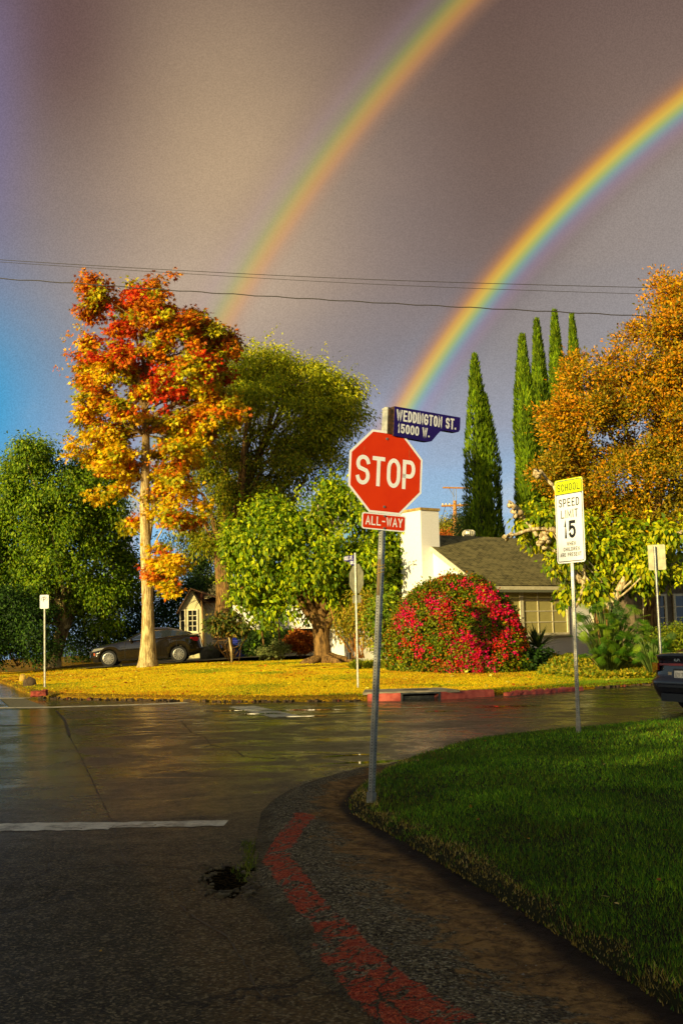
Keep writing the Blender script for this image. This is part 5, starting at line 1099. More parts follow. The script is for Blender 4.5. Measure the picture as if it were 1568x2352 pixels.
# ------------------------------------------------------------------ trees
def sub(n, C, root, z=0): 
    i = rng.choice(len(C), min(n, len(C)), replace=False); return C[i]
def palf(*p, jit=.2):
    def f(P, C, ci, idx, n):
        c = pick(p, n, jit); k = (.8 + .4 * rng.random(len(C)))[ci]; return c * k[:, None]
    return f
def sycamore():
    global LUMP; LUMP = (235, .50, .8)
    Y = 48; b = at(340, 1531, Y); r = tree_root('maple_tree', b, 'tall maple tree with red, orange and yellow leaves on a pale straight trunk', 'tree')
    bl = [(220, 1010, Y, 49, 52, 1.6), (210, 920, Y, 44, 52, 1.6), (270, 1040, Y, 52, 44, 1.5), (390, 1010, Y, 52, 52, 1.8), (440, 1020, Y + 1, 44, 61, 1.6), (390, 1220, Y, 44, 32, 1.1), (290, 1080, Y, 35, 44, 1.2), (400, 1110, Y, 52, 52, 1.4), (420, 1190, Y, 39, 32, 1.0), (300, 1190, Y + .6, 27, 35, .8), (250, 740, Y, 66, 83, 2.0), (340, 720, Y, 71, 77, 2.2), (420, 770, Y, 66, 79, 2.0), (230, 860, Y, 61, 79, 2.0), (330, 850, Y, 79, 79, 2.4), (440, 870, Y, 74, 83, 2.2), (500, 890, Y + .5, 39, 88, 1.6), (240, 960, Y, 55, 61, 1.8), (235, 1050, Y, 44, 49, 1.5), (420, 960, Y + 1, 79, 71, 2.0), (250, 1110, Y, 44, 44, 1.3), (400, 1070, Y + .5, 49, 61, 1.4), (395, 1150, Y, 49, 49, 1.3), (300, 960, Y - .5, 44, 52, 1.4), (400, 1300, Y - .5, 49, 37, 1.3), (390, 1368, Y - .5, 45, 37, 1.2), (260, 690, Y, 44, 44, 1.4), (380, 680, Y, 30, 37, 1.2), (225, 690, Y, 33, 44, 1), (310, 680, Y, 33, 35, 1), (225, 660, Y, 16, 20, .6), (385, 650, Y, 15, 17, .6), (490, 800, Y + .4, 40, 50, 1.2), (500, 960, Y + .6, 40, 60, 1.2), (470, 780, Y, 34, 40, 1.0), (200, 800, Y, 34, 50, 1.0)]
    cz = lambda y: at(340, y, Y)[2]
    redc = [at(*p, Y)[[0, 2]] for p in [(270, 760), (300, 700), (350, 880), (420, 900), (370, 850), (240, 830), (300, 800), (480, 860), (360, 920)]]
    def colf(P, C, ci, idx, n):
        cz_, cx_ = C[:, 2], C[:, 0]; t = np.clip((cz_ - cz(1000)) / (cz(600) - cz(1000)), 0, 1); left = np.clip((at(320, 900, Y)[0] - cx_) / 3.0, -.4, 1)
        rd = np.min([np.hypot(cx_ - q[0], cz_ - q[1]) for q in redc], axis=0); red = np.exp(-(rd / .6) ** 2)
        ro = rng.random(len(C)); kind = np.where(ro < red * .7, 0, np.where(ro < .18 + .95 * t - .10 * left, 1, np.where(ro < .74 + .2 * left, 2, 3)))
        low = cz_ < cz(1230); kind = np.where(low, np.where(ro < .25, 1, np.where(ro < .90, 2, 3)), kind)
        pals = [[(205, 52, 14), (188, 40, 14), (216, 78, 18)], [(214, 122, 12), (194, 98, 12), (220, 146, 16), (176, 104, 14)], [(240, 204, 12), (230, 188, 12), (214, 196, 18), (236, 176, 14)], [(170, 168, 18), (140, 148, 16), (196, 180, 20)]]
        out = np.zeros((n, 3)); k = kind[ci]; sw = rng.random(n) < .22; k = np.where(sw, np.clip(k + rng.integers(-1, 2, n), 0, 3), k)
        for j in range(4): m = k == j; out[m] = pick(pals[j], int(m.sum()), .2)
        return out
    _, C = crown('crown', bl, 1250, 54, .18, .165, 'star', LEAF, colf, r, droop=.6, shell=.35, root=r)
    shoots(r, bl, 200, .55, 12, .16, 'star', colf, up=1.0, droop=.4)
    tp = [b + np.array([0, 0, -.3]), at(341, 1400, Y), at(332, 1200, Y), at(335, 1050, Y), at(336, 960, Y), at(325, 880, Y), at(300, 800, Y)]
    br = [(at(338, 975, Y), at(420, 915, Y - .3), .13, .09), (at(420, 915, Y - .3), at(480, 880, Y), .09, .03), (at(336, 940, Y), at(300, 855, Y), .12, .07), (at(300, 855, Y), at(255, 790, Y), .07, .02), (at(420, 915, Y), at(430, 780, Y), .07, .02), (at(340, 1240, Y), at(352, 1130, Y), .14, .08), (at(352, 1130, Y), at(390, 1060, Y), .08, .02), (at(340, 1330, Y), at(395, 1300, Y - .4), .05, .02), (at(335, 1160, Y), at(250, 1130, Y), .05, .02), (at(330, 880, Y), at(390, 760, Y), .08, .02)]
    for q in sub(40, C, r): 
        a = at(335, 1000, Y) if q[2] > cz(1100) else at(340, 1350, Y); zt = min(max(q[2] - 1.6, a[2]), cz(840)); br.append((np.array([at(330, 900, Y)[0], Y, zt]), q, .05, .012))
    trunk_mesh(r, tp, [.35, .25, .235, .21, .18, .13, .06], BK_SYC, br, 18, .05, flare=.6)
BK_SYC = bark('maple_bark', lin(140, 116, 70), lin(214, 192, 134), None, 14, 8.0)
sycamore()

def left_tree():
    global LUMP; LUMP = (185, .95, .8)
    Y = 56; b = at(118, 1546, Y); b[2] = float(zfar(b[0], Y)); r = tree_root('evergreen_tree', b, 'large dense green tree with a short leaning trunk at far left', 'tree')
    bl = [(120, 1065, Y, 62, 48, 2.2), (60, 1140, Y, 65, 65, 2.4), (165, 1150, Y, 69, 69, 2.5), (40, 1250, Y, 69, 69, 2.5), (160, 1270, Y, 78, 78, 2.6), (240, 1200, Y + 1, 39, 62, 1.8), (240, 1320, Y + 1, 48, 62, 1.8), (10, 1340, Y + .5, 62, 69, 2.2), (120, 1350, Y, 69, 62, 2.2), (225, 1400, Y, 39, 39, 1.4), (10, 1085, Y + 2, 26, 31, 1.2), (215, 1110, Y, 31, 48, 1.4), (60, 1400, Y, 39, 48, 1.4), (150, 1025, Y, 22, 18, 1), (-60, 1280, Y, 62, 166, 2.4), (20, 1420, Y, 44, 39, 1.4), (95, 1035, Y, 16, 13, .8), (190, 1060, Y, 18, 16, .8)]
    _, C = crown('crown', bl, 2100, 60, .22, .14, 'drop', LEAF, palf((104, 136, 8), (82, 114, 8), (120, 146, 12), (64, 92, 6), (134, 150, 18)), r, droop=.9, shell=.5, root=r, flat_=1.2)
    shoots(r, bl, 500, .5, 12, .13, 'drop', palf((122, 148, 12), (96, 126, 10), (140, 158, 14)), up=.3, droop=.9)
    br = [(at(150, 1440, Y), q, .12, .02) for q in sub(18, C, r)]
    trunk_mesh(r, [b - np.array([0, 0, .3]), at(126, 1500, Y), at(142, 1455, Y), at(158, 1415, Y), at(160, 1330, Y)], [.46, .34, .30, .25, .14], BK_MOT, br, 14, .18, flare=.9)
left_tree()
def olive_tree():
    global LUMP; LUMP = (200, .90, .5)
    Y = 57; b = at(517, 1510, Y); r = tree_root('elm_tree', b, 'broad olive green feathery tree behind the maple and the driveway', 'tree')
    bl = [(610, 850, Y, 44, 41, 2.6), (700, 880, Y, 56, 44, 2.8), (760, 930, Y, 41, 44, 2.2), (590, 930, Y, 59, 52, 3), (680, 980, Y, 67, 59, 3), (755, 1020, Y, 44, 41, 2.4), (590, 1040, Y, 59, 52, 3), (500, 1030, Y + 1, 52, 59, 2.8), (500, 1140, Y + 1, 52, 59, 2.6), (600, 1130, Y, 67, 44, 3), (690, 1080, Y, 59, 37, 2.6), (450, 1230, Y + 1, 33, 59, 2), (520, 1230, Y, 37, 37, 2), (560, 860, Y, 30, 37, 2), (775, 900, Y, 31, 28, 1.4), (800, 880, Y - .5, 16, 12, .8), (805, 960, Y, 16, 22, .8), (640, 820, Y, 24, 19, 1), (585, 800, Y, 15, 16, .8)]
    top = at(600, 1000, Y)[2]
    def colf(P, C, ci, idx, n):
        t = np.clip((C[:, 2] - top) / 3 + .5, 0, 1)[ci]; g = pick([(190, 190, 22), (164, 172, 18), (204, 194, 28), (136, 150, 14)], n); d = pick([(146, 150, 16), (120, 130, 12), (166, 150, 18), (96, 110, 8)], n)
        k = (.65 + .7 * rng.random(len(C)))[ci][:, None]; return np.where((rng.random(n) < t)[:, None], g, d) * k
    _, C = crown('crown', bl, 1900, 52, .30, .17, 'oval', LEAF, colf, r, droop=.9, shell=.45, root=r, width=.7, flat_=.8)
    shoots(r, bl, 520, 1.0, 18, .16, 'oval', colf, up=.35, droop=.8, width=.7)
    br = [(at(515, 1330, Y), q, .16, .02) for q in sub(16, C, r)] + [(at(505, 1280, Y), at(620, 1000, Y), .22, .08), (at(620, 1000, Y), at(740, 870, Y), .1, .03), (at(620, 1000, Y), at(600, 850, Y), .09, .03), (at(506, 1280, Y), at(460, 1130, Y), .18, .05)]
    for q in sub(22, C, r): br.append((at(600, 1040, Y) + rng.normal(size=3) * .5, q, .06, .012))
    trunk_mesh(r, [b - np.array([0, 0, .3]), at(512, 1440, Y), at(516, 1370, Y), at(512, 1310, Y), at(506, 1270, Y), at(520, 1180, Y)], [.58, .50, .42, .40, .34, .2], BK_BROWN, br, 14, .12)
olive_tree()
def mulberry_mid():
    global LUMP; LUMP = (100, .60, .9)
    Y = 45; b = at(742, 1521, Y); r = tree_root('mulberry_tree', b, 'round bright green mulberry tree with thick trunk left of the stop sign post', 'tree')
    bl = [(700, 1190, Y, 63, 41, 2.2), (790, 1180, Y, 56, 46, 2.2), (860, 1220, Y, 44, 48, 2.0), (620, 1200, Y, 48, 44, 2.2), (570, 1250, Y, 41, 41, 1.8), (660, 1290, Y, 67, 59, 2.6), (760, 1290, Y, 67, 59, 2.8), (850, 1300, Y, 44, 52, 2.2), (600, 1340, Y, 52, 37, 2.0), (690, 1380, Y, 56, 36, 2.0), (790, 1370, Y + .5, 44, 30, 1.8), (880, 1330, Y + .5, 33, 44, 1.6), (900, 1240, Y, 22, 22, 1.2), (575, 1400, Y - .4, 33, 28, 1.2), (640, 1420, Y - .3, 37, 18, 1.0), (760, 1140, Y, 30, 21, 1.2), (540, 1310, Y, 18, 27, 1)]
    _, C = crown('crown', bl, 1250, 26, .17, .19, 'drop', LEAF, palf((150, 166, 8), (116, 144, 8), (176, 184, 12), (82, 114, 6), (100, 130, 8), jit=.22), r, droop=1.1, shell=.5, root=r, flat_=1.5, width=.95)
    br = [(at(742, 1430, Y), q, .12, .02) for q in sub(22, C, r)] + [(at(740, 1440, Y), at(690, 1385, Y), .26, .15), (at(745, 1440, Y), at(800, 1375, Y), .24, .14), (at(742, 1430, Y), at(740, 1330, Y), .25, .16), (at(740, 1330, Y), at(735, 1170, Y - 1.4), .14, .10), (at(735, 1260, Y - .8), at(712, 1195, Y - 1.6), .10, .09), (at(738, 1250, Y - .8), at(760, 1205, Y - 1.6), .10, .09)]
    trunk_mesh(r, [b - np.array([0, 0, .3]), at(741, 1490, Y), at(737, 1450, Y), at(735, 1420, Y), at(735, 1370, Y)], [.40, .33, .33, .36, .25], BK_BROWN, br, 18, .08, flare=1.1)
    shoots(r, bl, 320, .45, 12, .16, 'drop', palf((184, 190, 12), (150, 168, 10), (120, 146, 8)), up=.7, droop=.9)
    mb = MB(); o = np.array(r.location)        # surface roots
    for dx, dy, L in ((1.3, -.2, .2), (-.9, -.3, .16), (.7, -.8, .16), (-.5, -.8, .14), (1.6, .3, .14)): mb.tube([(0, 0, .25), (dx * .4, dy * .4, .12), (dx * .8, dy * .8, .02), (dx * 1.1, dy * 1.1, -.1)], [.25, L, L * .8, .03], 8, wob=.2)
    mb.build('roots', BK_BROWN, r, True)
    k = MB()
    for p in ((735, 1170), (712, 1195), (760, 1205), (736, 1185)):
        c = at(*p, Y - 1.5) - o
        for _ in range(5): q = c + rng.normal(size=3) * .06; k.tube([q, q + rng.normal(size=3) * .05 + (0, 0, .10)], [.09, .05], 7, wob=.3)
    k.build('pollard_knobs', BK_WHITE, r, True)
mulberry_mid()
def mulberry_right():
    global LUMP; LUMP = (62, .36, .8)
    Y = 34.5; b = at(1392, 1512, Y); r = tree_root('mulberry_tree', b, 'yellow green pollarded mulberry tree with knobby pale branches before the right house', 'tree')
    bl = [(1195, 1225, Y, 29, 27, 1.0), (1175, 1180, Y, 13, 24, .6), (1240, 1190, Y, 21, 48, .8), (1245, 1120, Y, 6, 27, .4), (1228, 1275, Y, 19, 14, .7), (1292, 1290, Y, 19, 24, 1.0), (1345, 1280, Y + .3, 35, 32, 1.3), (1400, 1290, Y + .3, 44, 44, 1.5), (1460, 1300, Y, 48, 40, 1.5), (1540, 1260, Y, 40, 48, 1.4), (1360, 1350, Y, 36, 24, 1.2), (1288, 1380, Y - .3, 11, 21, .4), (1450, 1340, Y, 40, 22, 1.0), (1545, 1345, Y - .5, 28, 30, .8), (1310, 1220, Y, 24, 40, .8), (1500, 1210, Y, 48, 20, 1.0), (1400, 1230, Y + .4, 48, 24, 1.3)]
    _, C = crown('crown', bl, 520, 20, .11, .18, 'drop', LEAF, palf((180, 180, 10), (144, 160, 10), (112, 138, 8), (192, 184, 20), (80, 108, 6), jit=.22), r, droop=1.1, shell=.35, root=r, flat_=1.4, width=1.0)
    shoots(r, bl, 170, .5, 12, .16, 'drop', palf((214, 210, 16), (190, 196, 16), (150, 168, 14)), up=.5, droop=.9)
    J = at(1392, 1400, Y); L = [(J, at(1330, 1340, Y), .2, .15), (at(1330, 1340, Y), at(1300, 1290, Y - .2), .15, .12), (at(1300, 1290, Y - .2), at(1270, 1225, Y - .3), .13, .10), (at(1275, 1225, Y - .3), at(1245, 1218, Y - .3), .11, .12), (at(1245, 1218, Y - .3), at(1165, 1232, Y - .3), .09, .05), (at(1300, 1285, Y), at(1235, 1250, Y), .10, .07), (at(1225, 1235, Y - .2), at(1190, 1185, Y - .2), .09, .07), (at(1190, 1185, Y - .2), at(1168, 1160, Y - .2), .08, .05), (at(1300, 1240, Y), at(1262, 1120, Y), .09, .06), (at(1262, 1120, Y), at(1232, 1085, Y), .08, .05), (at(1330, 1300, Y), at(1308, 1400, Y - .4), .08, .06), (J, at(1450, 1280, Y), .18, .10), (J, at(1520, 1240, Y), .16, .08), (at(1520, 1240, Y), at(1555, 1225, Y), .08, .09)]
    L += [(J + np.array([0, 0, .2]), q, .06, .015) for q in sub(20, C, r)]
    trunk_mesh(r, [b - np.array([0, 0, .3]), at(1388, 1470, Y), at(1392, 1400, Y)], [.42, .38, .30], BK_BROWN, [], 14, .2)
    mb = MB(); o = np.array(r.location)
    for a, c, r0, r1 in L: limb(mb, np.array(a) - o + (0, -.55, 0), np.array(c) - o + (0, -.55 if r0 > .061 else 0, 0), r0 * .72, r1 * .75, 0, 8, .35, .08)
    for p in ((1248, 1238), (1250, 1225), (1240, 1248), (1258, 1245), (1165, 1232), (1236, 1082), (1228, 1092), (1186, 1180), (1170, 1160), (1308, 1290), (1300, 1298)):
        c = at(*p, Y - .85) - o
        for _ in range(4): q = c + rng.normal(size=3) * .05; mb.tube([q, q + rng.normal(size=3) * .06], [.10, .05], 7, wob=.4)
    mb.build('branches', BK_WHITE, r, True)
mulberry_right()
def crape():
    global LUMP; LUMP = (380, .50, .8)
    Y = 37.5; b = at(1500, 1500, Y); r = tree_root('crape_myrtle_tree', b, 'huge rounded tree of fine rusty orange leaves along the right edge', 'tree')
    bl = [(1400, 1240, Y, 60, 30, 1.5), (1320, 1200, Y, 40, 34, 1.2), (1480, 1255, Y, 50, 24, 1.5), (1350, 870, Y, 54, 50, 1.8), (1310, 960, Y, 54, 54, 1.8), (1420, 900, Y, 72, 72, 2.4), (1500, 820, Y, 64, 82, 2.4), (1560, 760, Y, 45, 72, 2.2), (1380, 1010, Y, 91, 72, 2.6), (1290, 1070, Y, 50, 45, 1.6), (1480, 980, Y, 91, 99, 3), (1580, 900, Y, 64, 118, 2.8), (1420, 1120, Y, 91, 72, 2.6), (1320, 1140, Y, 54, 45, 1.6), (1540, 1120, Y, 72, 82, 2.6), (1400, 1200, Y, 72, 45, 2.0), (1500, 1210, Y, 72, 45, 2.0), (1275, 980, Y, 26, 45, 1), (1540, 690, Y, 27, 31, 1.0), (1500, 655, Y, 19, 11, .6), (1440, 815, Y, 24, 26, 1), (1420, 785, Y, 11, 24, .4), (1640, 800, Y, 64, 163, 2.5), (1660, 1080, Y, 64, 136, 2.5), (1560, 660, Y, 22, 26, .8), (1250, 1075, Y, 19, 16, .6)]
    def colf(P, C, ci, idx, n):
        h = vnoise(C[:, 0] * 1.3, C[:, 2] * 1.3, 1.0, 31)[ci]; t = np.clip((C[:, 2] - at(1400, 1150, Y)[2]) / 4, 0, 1)[ci]
        o = pick([(222, 156, 12), (206, 132, 12), (230, 172, 18), (196, 128, 14)], n); g = pick([(150, 132, 14), (122, 114, 12), (170, 138, 16), (96, 94, 10)], n)
        return np.where((rng.random(n) < .14 + .36 * t + .5 * (h - .5))[:, None], o, g)
    _, C = crown('crown', bl, 3000, 48, .17, .115, 'oval', LEAF, colf, r, droop=-.2, shell=.5, root=r, width=.9, flat_=1.0)
    shoots(r, bl, 900, .38, 14, .10, 'oval', colf, up=.7, droop=.0)
    br = []
    for q in sub(18, C, r): br.append((at(1500, 1330, Y) + np.array([rng.normal() * .6, rng.normal() * .4, 0]), q, .10, .015))
    trunk_mesh(r, [b - np.array([0, 0, .2]), at(1495, 1420, Y), at(1500, 1320, Y), at(1510, 1150, Y)], [.32, .26, .22, .12], BK_BROWN, br, 12)
crape()
LUMP = None
def cypresses():
    G = 'row of tall cypresses behind the white house'
    for i, (px, top, bot, w, Y, lab, up) in enumerate([(1118, 820, 1290, 78, 70, 'lone tall cypress with two merged tips above the shingle roof', 0), (1226, 775, 1290, 52, 68, 'leftmost slim cypress of the close group of four', 1), (1262, 740, 1290, 46, 72, 'cypress second from the left in the close group of four', 1),
                                           (1305, 718, 1290, 46, 76, 'tallest cypress of the close group, third from the left', 1), (1346, 727, 1290, 38, 80, 'rightmost cypress of the group, rising from the orange tree', 1)]):
        b = at(px, 1470, Y); r = tree_root('cypress_tree', b, lab, 'cypress', G); sc = Y / FPX; H = at(px, top, Y)[2]; zb = .3
        n = 17000; u = rng.random(n); z = zb + (H - zb) * u ** .9; t = (H - z) / (H - zb)
        tips = [(0, 1.0, 0)] if i else [(-.12, 1.0, 0), (.30, .86, .6)]
        x = np.zeros(n); y = np.zeros(n); rad = np.zeros(n); a = rng.uniform(0, 2 * math.pi, n)
        which = rng.integers(0, len(tips), n)
        for q, (off, hh, ph) in enumerate(tips):
            m = which == q; zt = zb + (H - zb) * hh; z[m] = zb + (zt - zb) * u[m] ** .9; tt = (zt - z[m]) / (zt - zb)
            R0 = w * sc / 2 * (1.12 if len(tips) == 1 else .86) * np.clip(tt * 3.6, 0, 1) ** .75 * (.72 + .34 * tt); lob = 1 + .13 * np.sin(a[m] * 3 + z[m] * .55 + i * 2 + ph) + .16 * (vnoise(a[m] * 1.2 + 7, z[m] * .8, 1, i) - .5) + .10 * (vnoise(a[m] * 3, z[m] * 1.5, .7, i) - .5)
            rr = R0 * lob * (.80 + .24 * rng.random(m.sum()) ** .6 + .16 * (rng.random(m.sum()) < .03)); x[m] = np.cos(a[m]) * rr + off * w * sc * .6 * np.clip(1.25 - tt * .3, 0, 1); y[m] = np.sin(a[m]) * rr
        P = np.c_[x, y, z - b[2]]; D = np.c_[np.cos(a) * .35, np.sin(a) * .35, np.ones(n)] + rdir(n) * .3; N = np.c_[np.cos(a), np.sin(a), np.full(n, .2)] + rdir(n) * .5
        col = pick([(112, 140, 16), (92, 122, 14), (128, 152, 18), (76, 104, 12)], n, .22) * (.45 + .8 * vnoise(a * 2.2, z * .9, .8, 60 + i))[:, None]
        leaves('crown', P, D, N, .34 * (.6 + .7 * rng.random(n)), col, 'oval', LEAF_MATT, r, .55)
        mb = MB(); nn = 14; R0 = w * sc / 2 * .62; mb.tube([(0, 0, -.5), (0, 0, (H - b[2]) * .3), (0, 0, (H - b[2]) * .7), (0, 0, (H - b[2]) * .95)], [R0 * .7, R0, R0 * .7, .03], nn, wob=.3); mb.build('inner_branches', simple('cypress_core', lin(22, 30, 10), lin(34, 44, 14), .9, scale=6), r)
cypresses()
def bush():
    Y = 36.2; c = at(1052, 1450, Y); b = at(1052, 1553, 33.0); r = tree_root('bougainvillea_bush', (c[0], Y, .33), 'big rounded bougainvillea bush covered in magenta red blossom before the white chimney house', 'bush')
    sc = Y / FPX; n = 52000; u = rdir(n); u[:, 2] = np.abs(u[:, 2]) * 1.0 - .12 * (rng.random(n) < .3); u = unit(u)
    H = 2.92; rx, ry = 157 * sc, 1.75
    def surf(u, n, dz=0):
        lob = 1 + .14 * (vnoise(u[:, 0] * 2 + 3, u[:, 2] * 2 + u[:, 1], .6, 41) - .5) + .11 * (vnoise(u[:, 0] * 5, u[:, 2] * 5 + u[:, 1] * 3, .6, 42) - .5)
        p = 2.6; k = (np.abs(u[:, 0]) ** p + np.abs(u[:, 1]) ** p + np.abs(u[:, 2]) ** p) ** (-1 / p); return u * k[:, None] * lob[:, None]
    S = surf(u, n); depth = .84 + .17 * rng.random(n) ** .5 + .05 * (rng.random(n) < .05)
    rxz = np.where(S[:, 0] > 0, 1 - .10 * np.clip(S[:, 2], 0, 1), 1 - .02 * S[:, 2])
    tz = 1 - .10 * np.clip(S[:, 0], 0, 1) ** 2
    P = np.c_[S[:, 0] * rx * rxz, S[:, 1] * ry, (S[:, 2] * (H) * tz + .02)] * depth[:, None]
    P[:, 0] += 0.0
    pat = vnoise(P[:, 0], P[:, 2] + P[:, 1], .45, 43); col = pick([(110, 128, 16), (84, 110, 12), (130, 140, 18), (156, 150, 24), (66, 90, 10)], n, .2)
    ora = pick([(190, 110, 26), (176, 84, 26)], n); col = np.where((rng.random(n) < np.clip((pat - .62) * 2, 0, .5) + .05)[:, None], ora, col)
    leaves('foliage', P, unit(S) * .5 + rdir(n) + (0, 0, -.3), unit(S) + rdir(n) * .6, .085 * (.6 + .8 * rng.random(n)), col, 'oval', LEAF, r, 1.1)
    # blossom in clusters
    cl = [(915, 1425, 32, 1.0), (925, 1395, 24, 1), (905, 1450, 22, .9), (945, 1440, 20, .8), (990, 1400, 34, .5), (1010, 1420, 22, .7), (1020, 1395, 20, .4), (1060, 1345, 20, .8), (1000, 1340, 26, .5), (985, 1350, 30, .25), (1110, 1380, 34, .9), (1130, 1400, 22, .9), (1120, 1420, 28, .9), (1160, 1420, 26, .7), (1180, 1450, 22, .7), (1195, 1475, 14, .6), (1085, 1425, 14, .9), (1045, 1500, 34, .9), (1070, 1515, 36, .9), (1040, 1535, 22, .9), (1110, 1530, 30, .5), (1140, 1500, 30, .45), (1085, 1545, 18, .7), (960, 1500, 36, .35), (1020, 1470, 30, .25), (1060, 1480, 20, .5), (930, 1485, 28, .3), (1180, 1510, 24, .3), (1150, 1470, 22, .5), (970, 1370, 30, .3), (1075, 1400, 40, .2), (1035, 1370, 16, .6)]
    pts = []; cc = []
    for px, py, rad, dens in cl:
        k = int(rad * rad * dens ** 1.5 * .075); q = rng.normal(size=(k, 2)) * rad * .42; pts.append(np.c_[px + q[:, 0], py + q[:, 1]]); cc.append(np.full(k, dens))
    q = np.c_[rng.uniform(900, 1205, 50), rng.uniform(1335, 1545, 50)]; pts.append(q); cc.append(np.full(50, .2)); pts = np.concatenate(pts); cc = np.concatenate(cc)
    ox, oz = (pts[:, 0] - 1052) / 157, (1552 - pts[:, 1]) / 218 + .03      # front surface position of each blossom
    fx, fz = ox / 1.0, oz; ins = np.abs(fx) ** 2.6 + np.abs(fz) ** 2.6; ok = ins < 1.0; fx, fz, ins, cc = fx[ok], fz[ok], ins[ok], cc[ok]
    fy = -(np.clip(1 - ins, 0, 1)) ** (1 / 2.6) * (1.0 + .03 * rng.random(len(fx))); n2 = len(fx)
    F = np.c_[fx * rx * np.where(fx > 0, 1 - .10 * np.clip(fz, 0, 1), 1), fy * ry, fz * H]
    m = 9; PP = np.repeat(F, m, axis=0) + rng.normal(size=(n2 * m, 3)) * .05 - np.repeat(unit(np.c_[fx, fy, fz]) * .02, m, axis=0); Nn = unit(np.repeat(np.c_[fx, fy, fz], m, axis=0))
    mag = pick([(224, 10, 84), (210, 14, 60), (232, 24, 110)], n2 * m, .12); red = pick([(214, 30, 26), (200, 40, 24), (226, 50, 40)], n2 * m, .12)
    col = np.where((np.repeat(rng.random(n2) < .25 + .5 * cc, m))[:, None], mag, red)
    leaves('blossom', PP, Nn * .6 + rdir(n2 * m), Nn + rdir(n2 * m) * .6 + (-.2, -.3, 0), .060 * (.7 + .6 * rng.random(n2 * m)), col, 'oval', LEAF, r, 1.4)
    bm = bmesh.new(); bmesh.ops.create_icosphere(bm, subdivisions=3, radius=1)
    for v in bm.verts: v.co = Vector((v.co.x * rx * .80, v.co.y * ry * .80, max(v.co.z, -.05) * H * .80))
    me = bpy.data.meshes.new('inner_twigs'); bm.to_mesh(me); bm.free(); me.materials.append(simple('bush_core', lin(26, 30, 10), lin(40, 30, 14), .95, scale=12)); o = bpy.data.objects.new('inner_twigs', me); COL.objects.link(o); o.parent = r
bush()

# ------------------------------------------------------------------ smaller plants
def leafy(name, bl, ncl, per, cr, size, templ, pal, label, cat, base, group=None, droop=.3, stem=None, part='foliage', **kw):
    r = tree_root(name, base, label, cat, group); _, C = crown(part, bl, ncl, per, cr, size, templ, LEAF, palf(*pal), r, droop=droop, root=r, **kw)
    mb = MB(); o = np.array(r.location); k = MB()
    for q in C[rng.choice(len(C), min(stem or 8, len(C)), replace=False)] - o: limb(mb, (rng.normal() * .03, rng.normal() * .03, 0), q, .02 if stem is None else .03, .008, 0, 5)
    mb.build('stems', BK_BROWN, r, True); return r, C
def fan(root, c, n, L, w, col, spread=1.0, droop=.3, mat=None, name='leaves', up=.6):
    """strap leaves arching from a point (local coords)"""
    V = []; F = []; Cc = []; cols = pick(col, n)
    for i in range(n):
        a = rng.uniform(0, 2 * math.pi); e = R(rng.uniform(90 - 80 * spread, 88)) * up; l = L * rng.uniform(.7, 1.1); d = np.array([math.cos(a), math.sin(a)]); s = np.array([-d[1], d[0]]); m = 5; b = len(V)
        for j in range(m + 1):
            t = j / m; rr = l * t * math.cos(e); zz = l * t * math.sin(e) - droop * l * t * t; ww = w * math.sin(math.pi * (.12 + .85 * t)) * (1 - t * .5)
            for q in (-1, 1): V.append((c[0] + d[0] * rr + s[0] * ww * q, c[1] + d[1] * rr + s[1] * ww * q, c[2] + zz)); Cc.append(cols[i])
        for j in range(m): F += [(b + 2 * j, b + 2 * j + 1, b + 2 * j + 3), (b + 2 * j, b + 2 * j + 3, b + 2 * j + 2)]
    return tri_obj(name, np.array(V), np.array(F), LEAF, root, np.array(Cc))
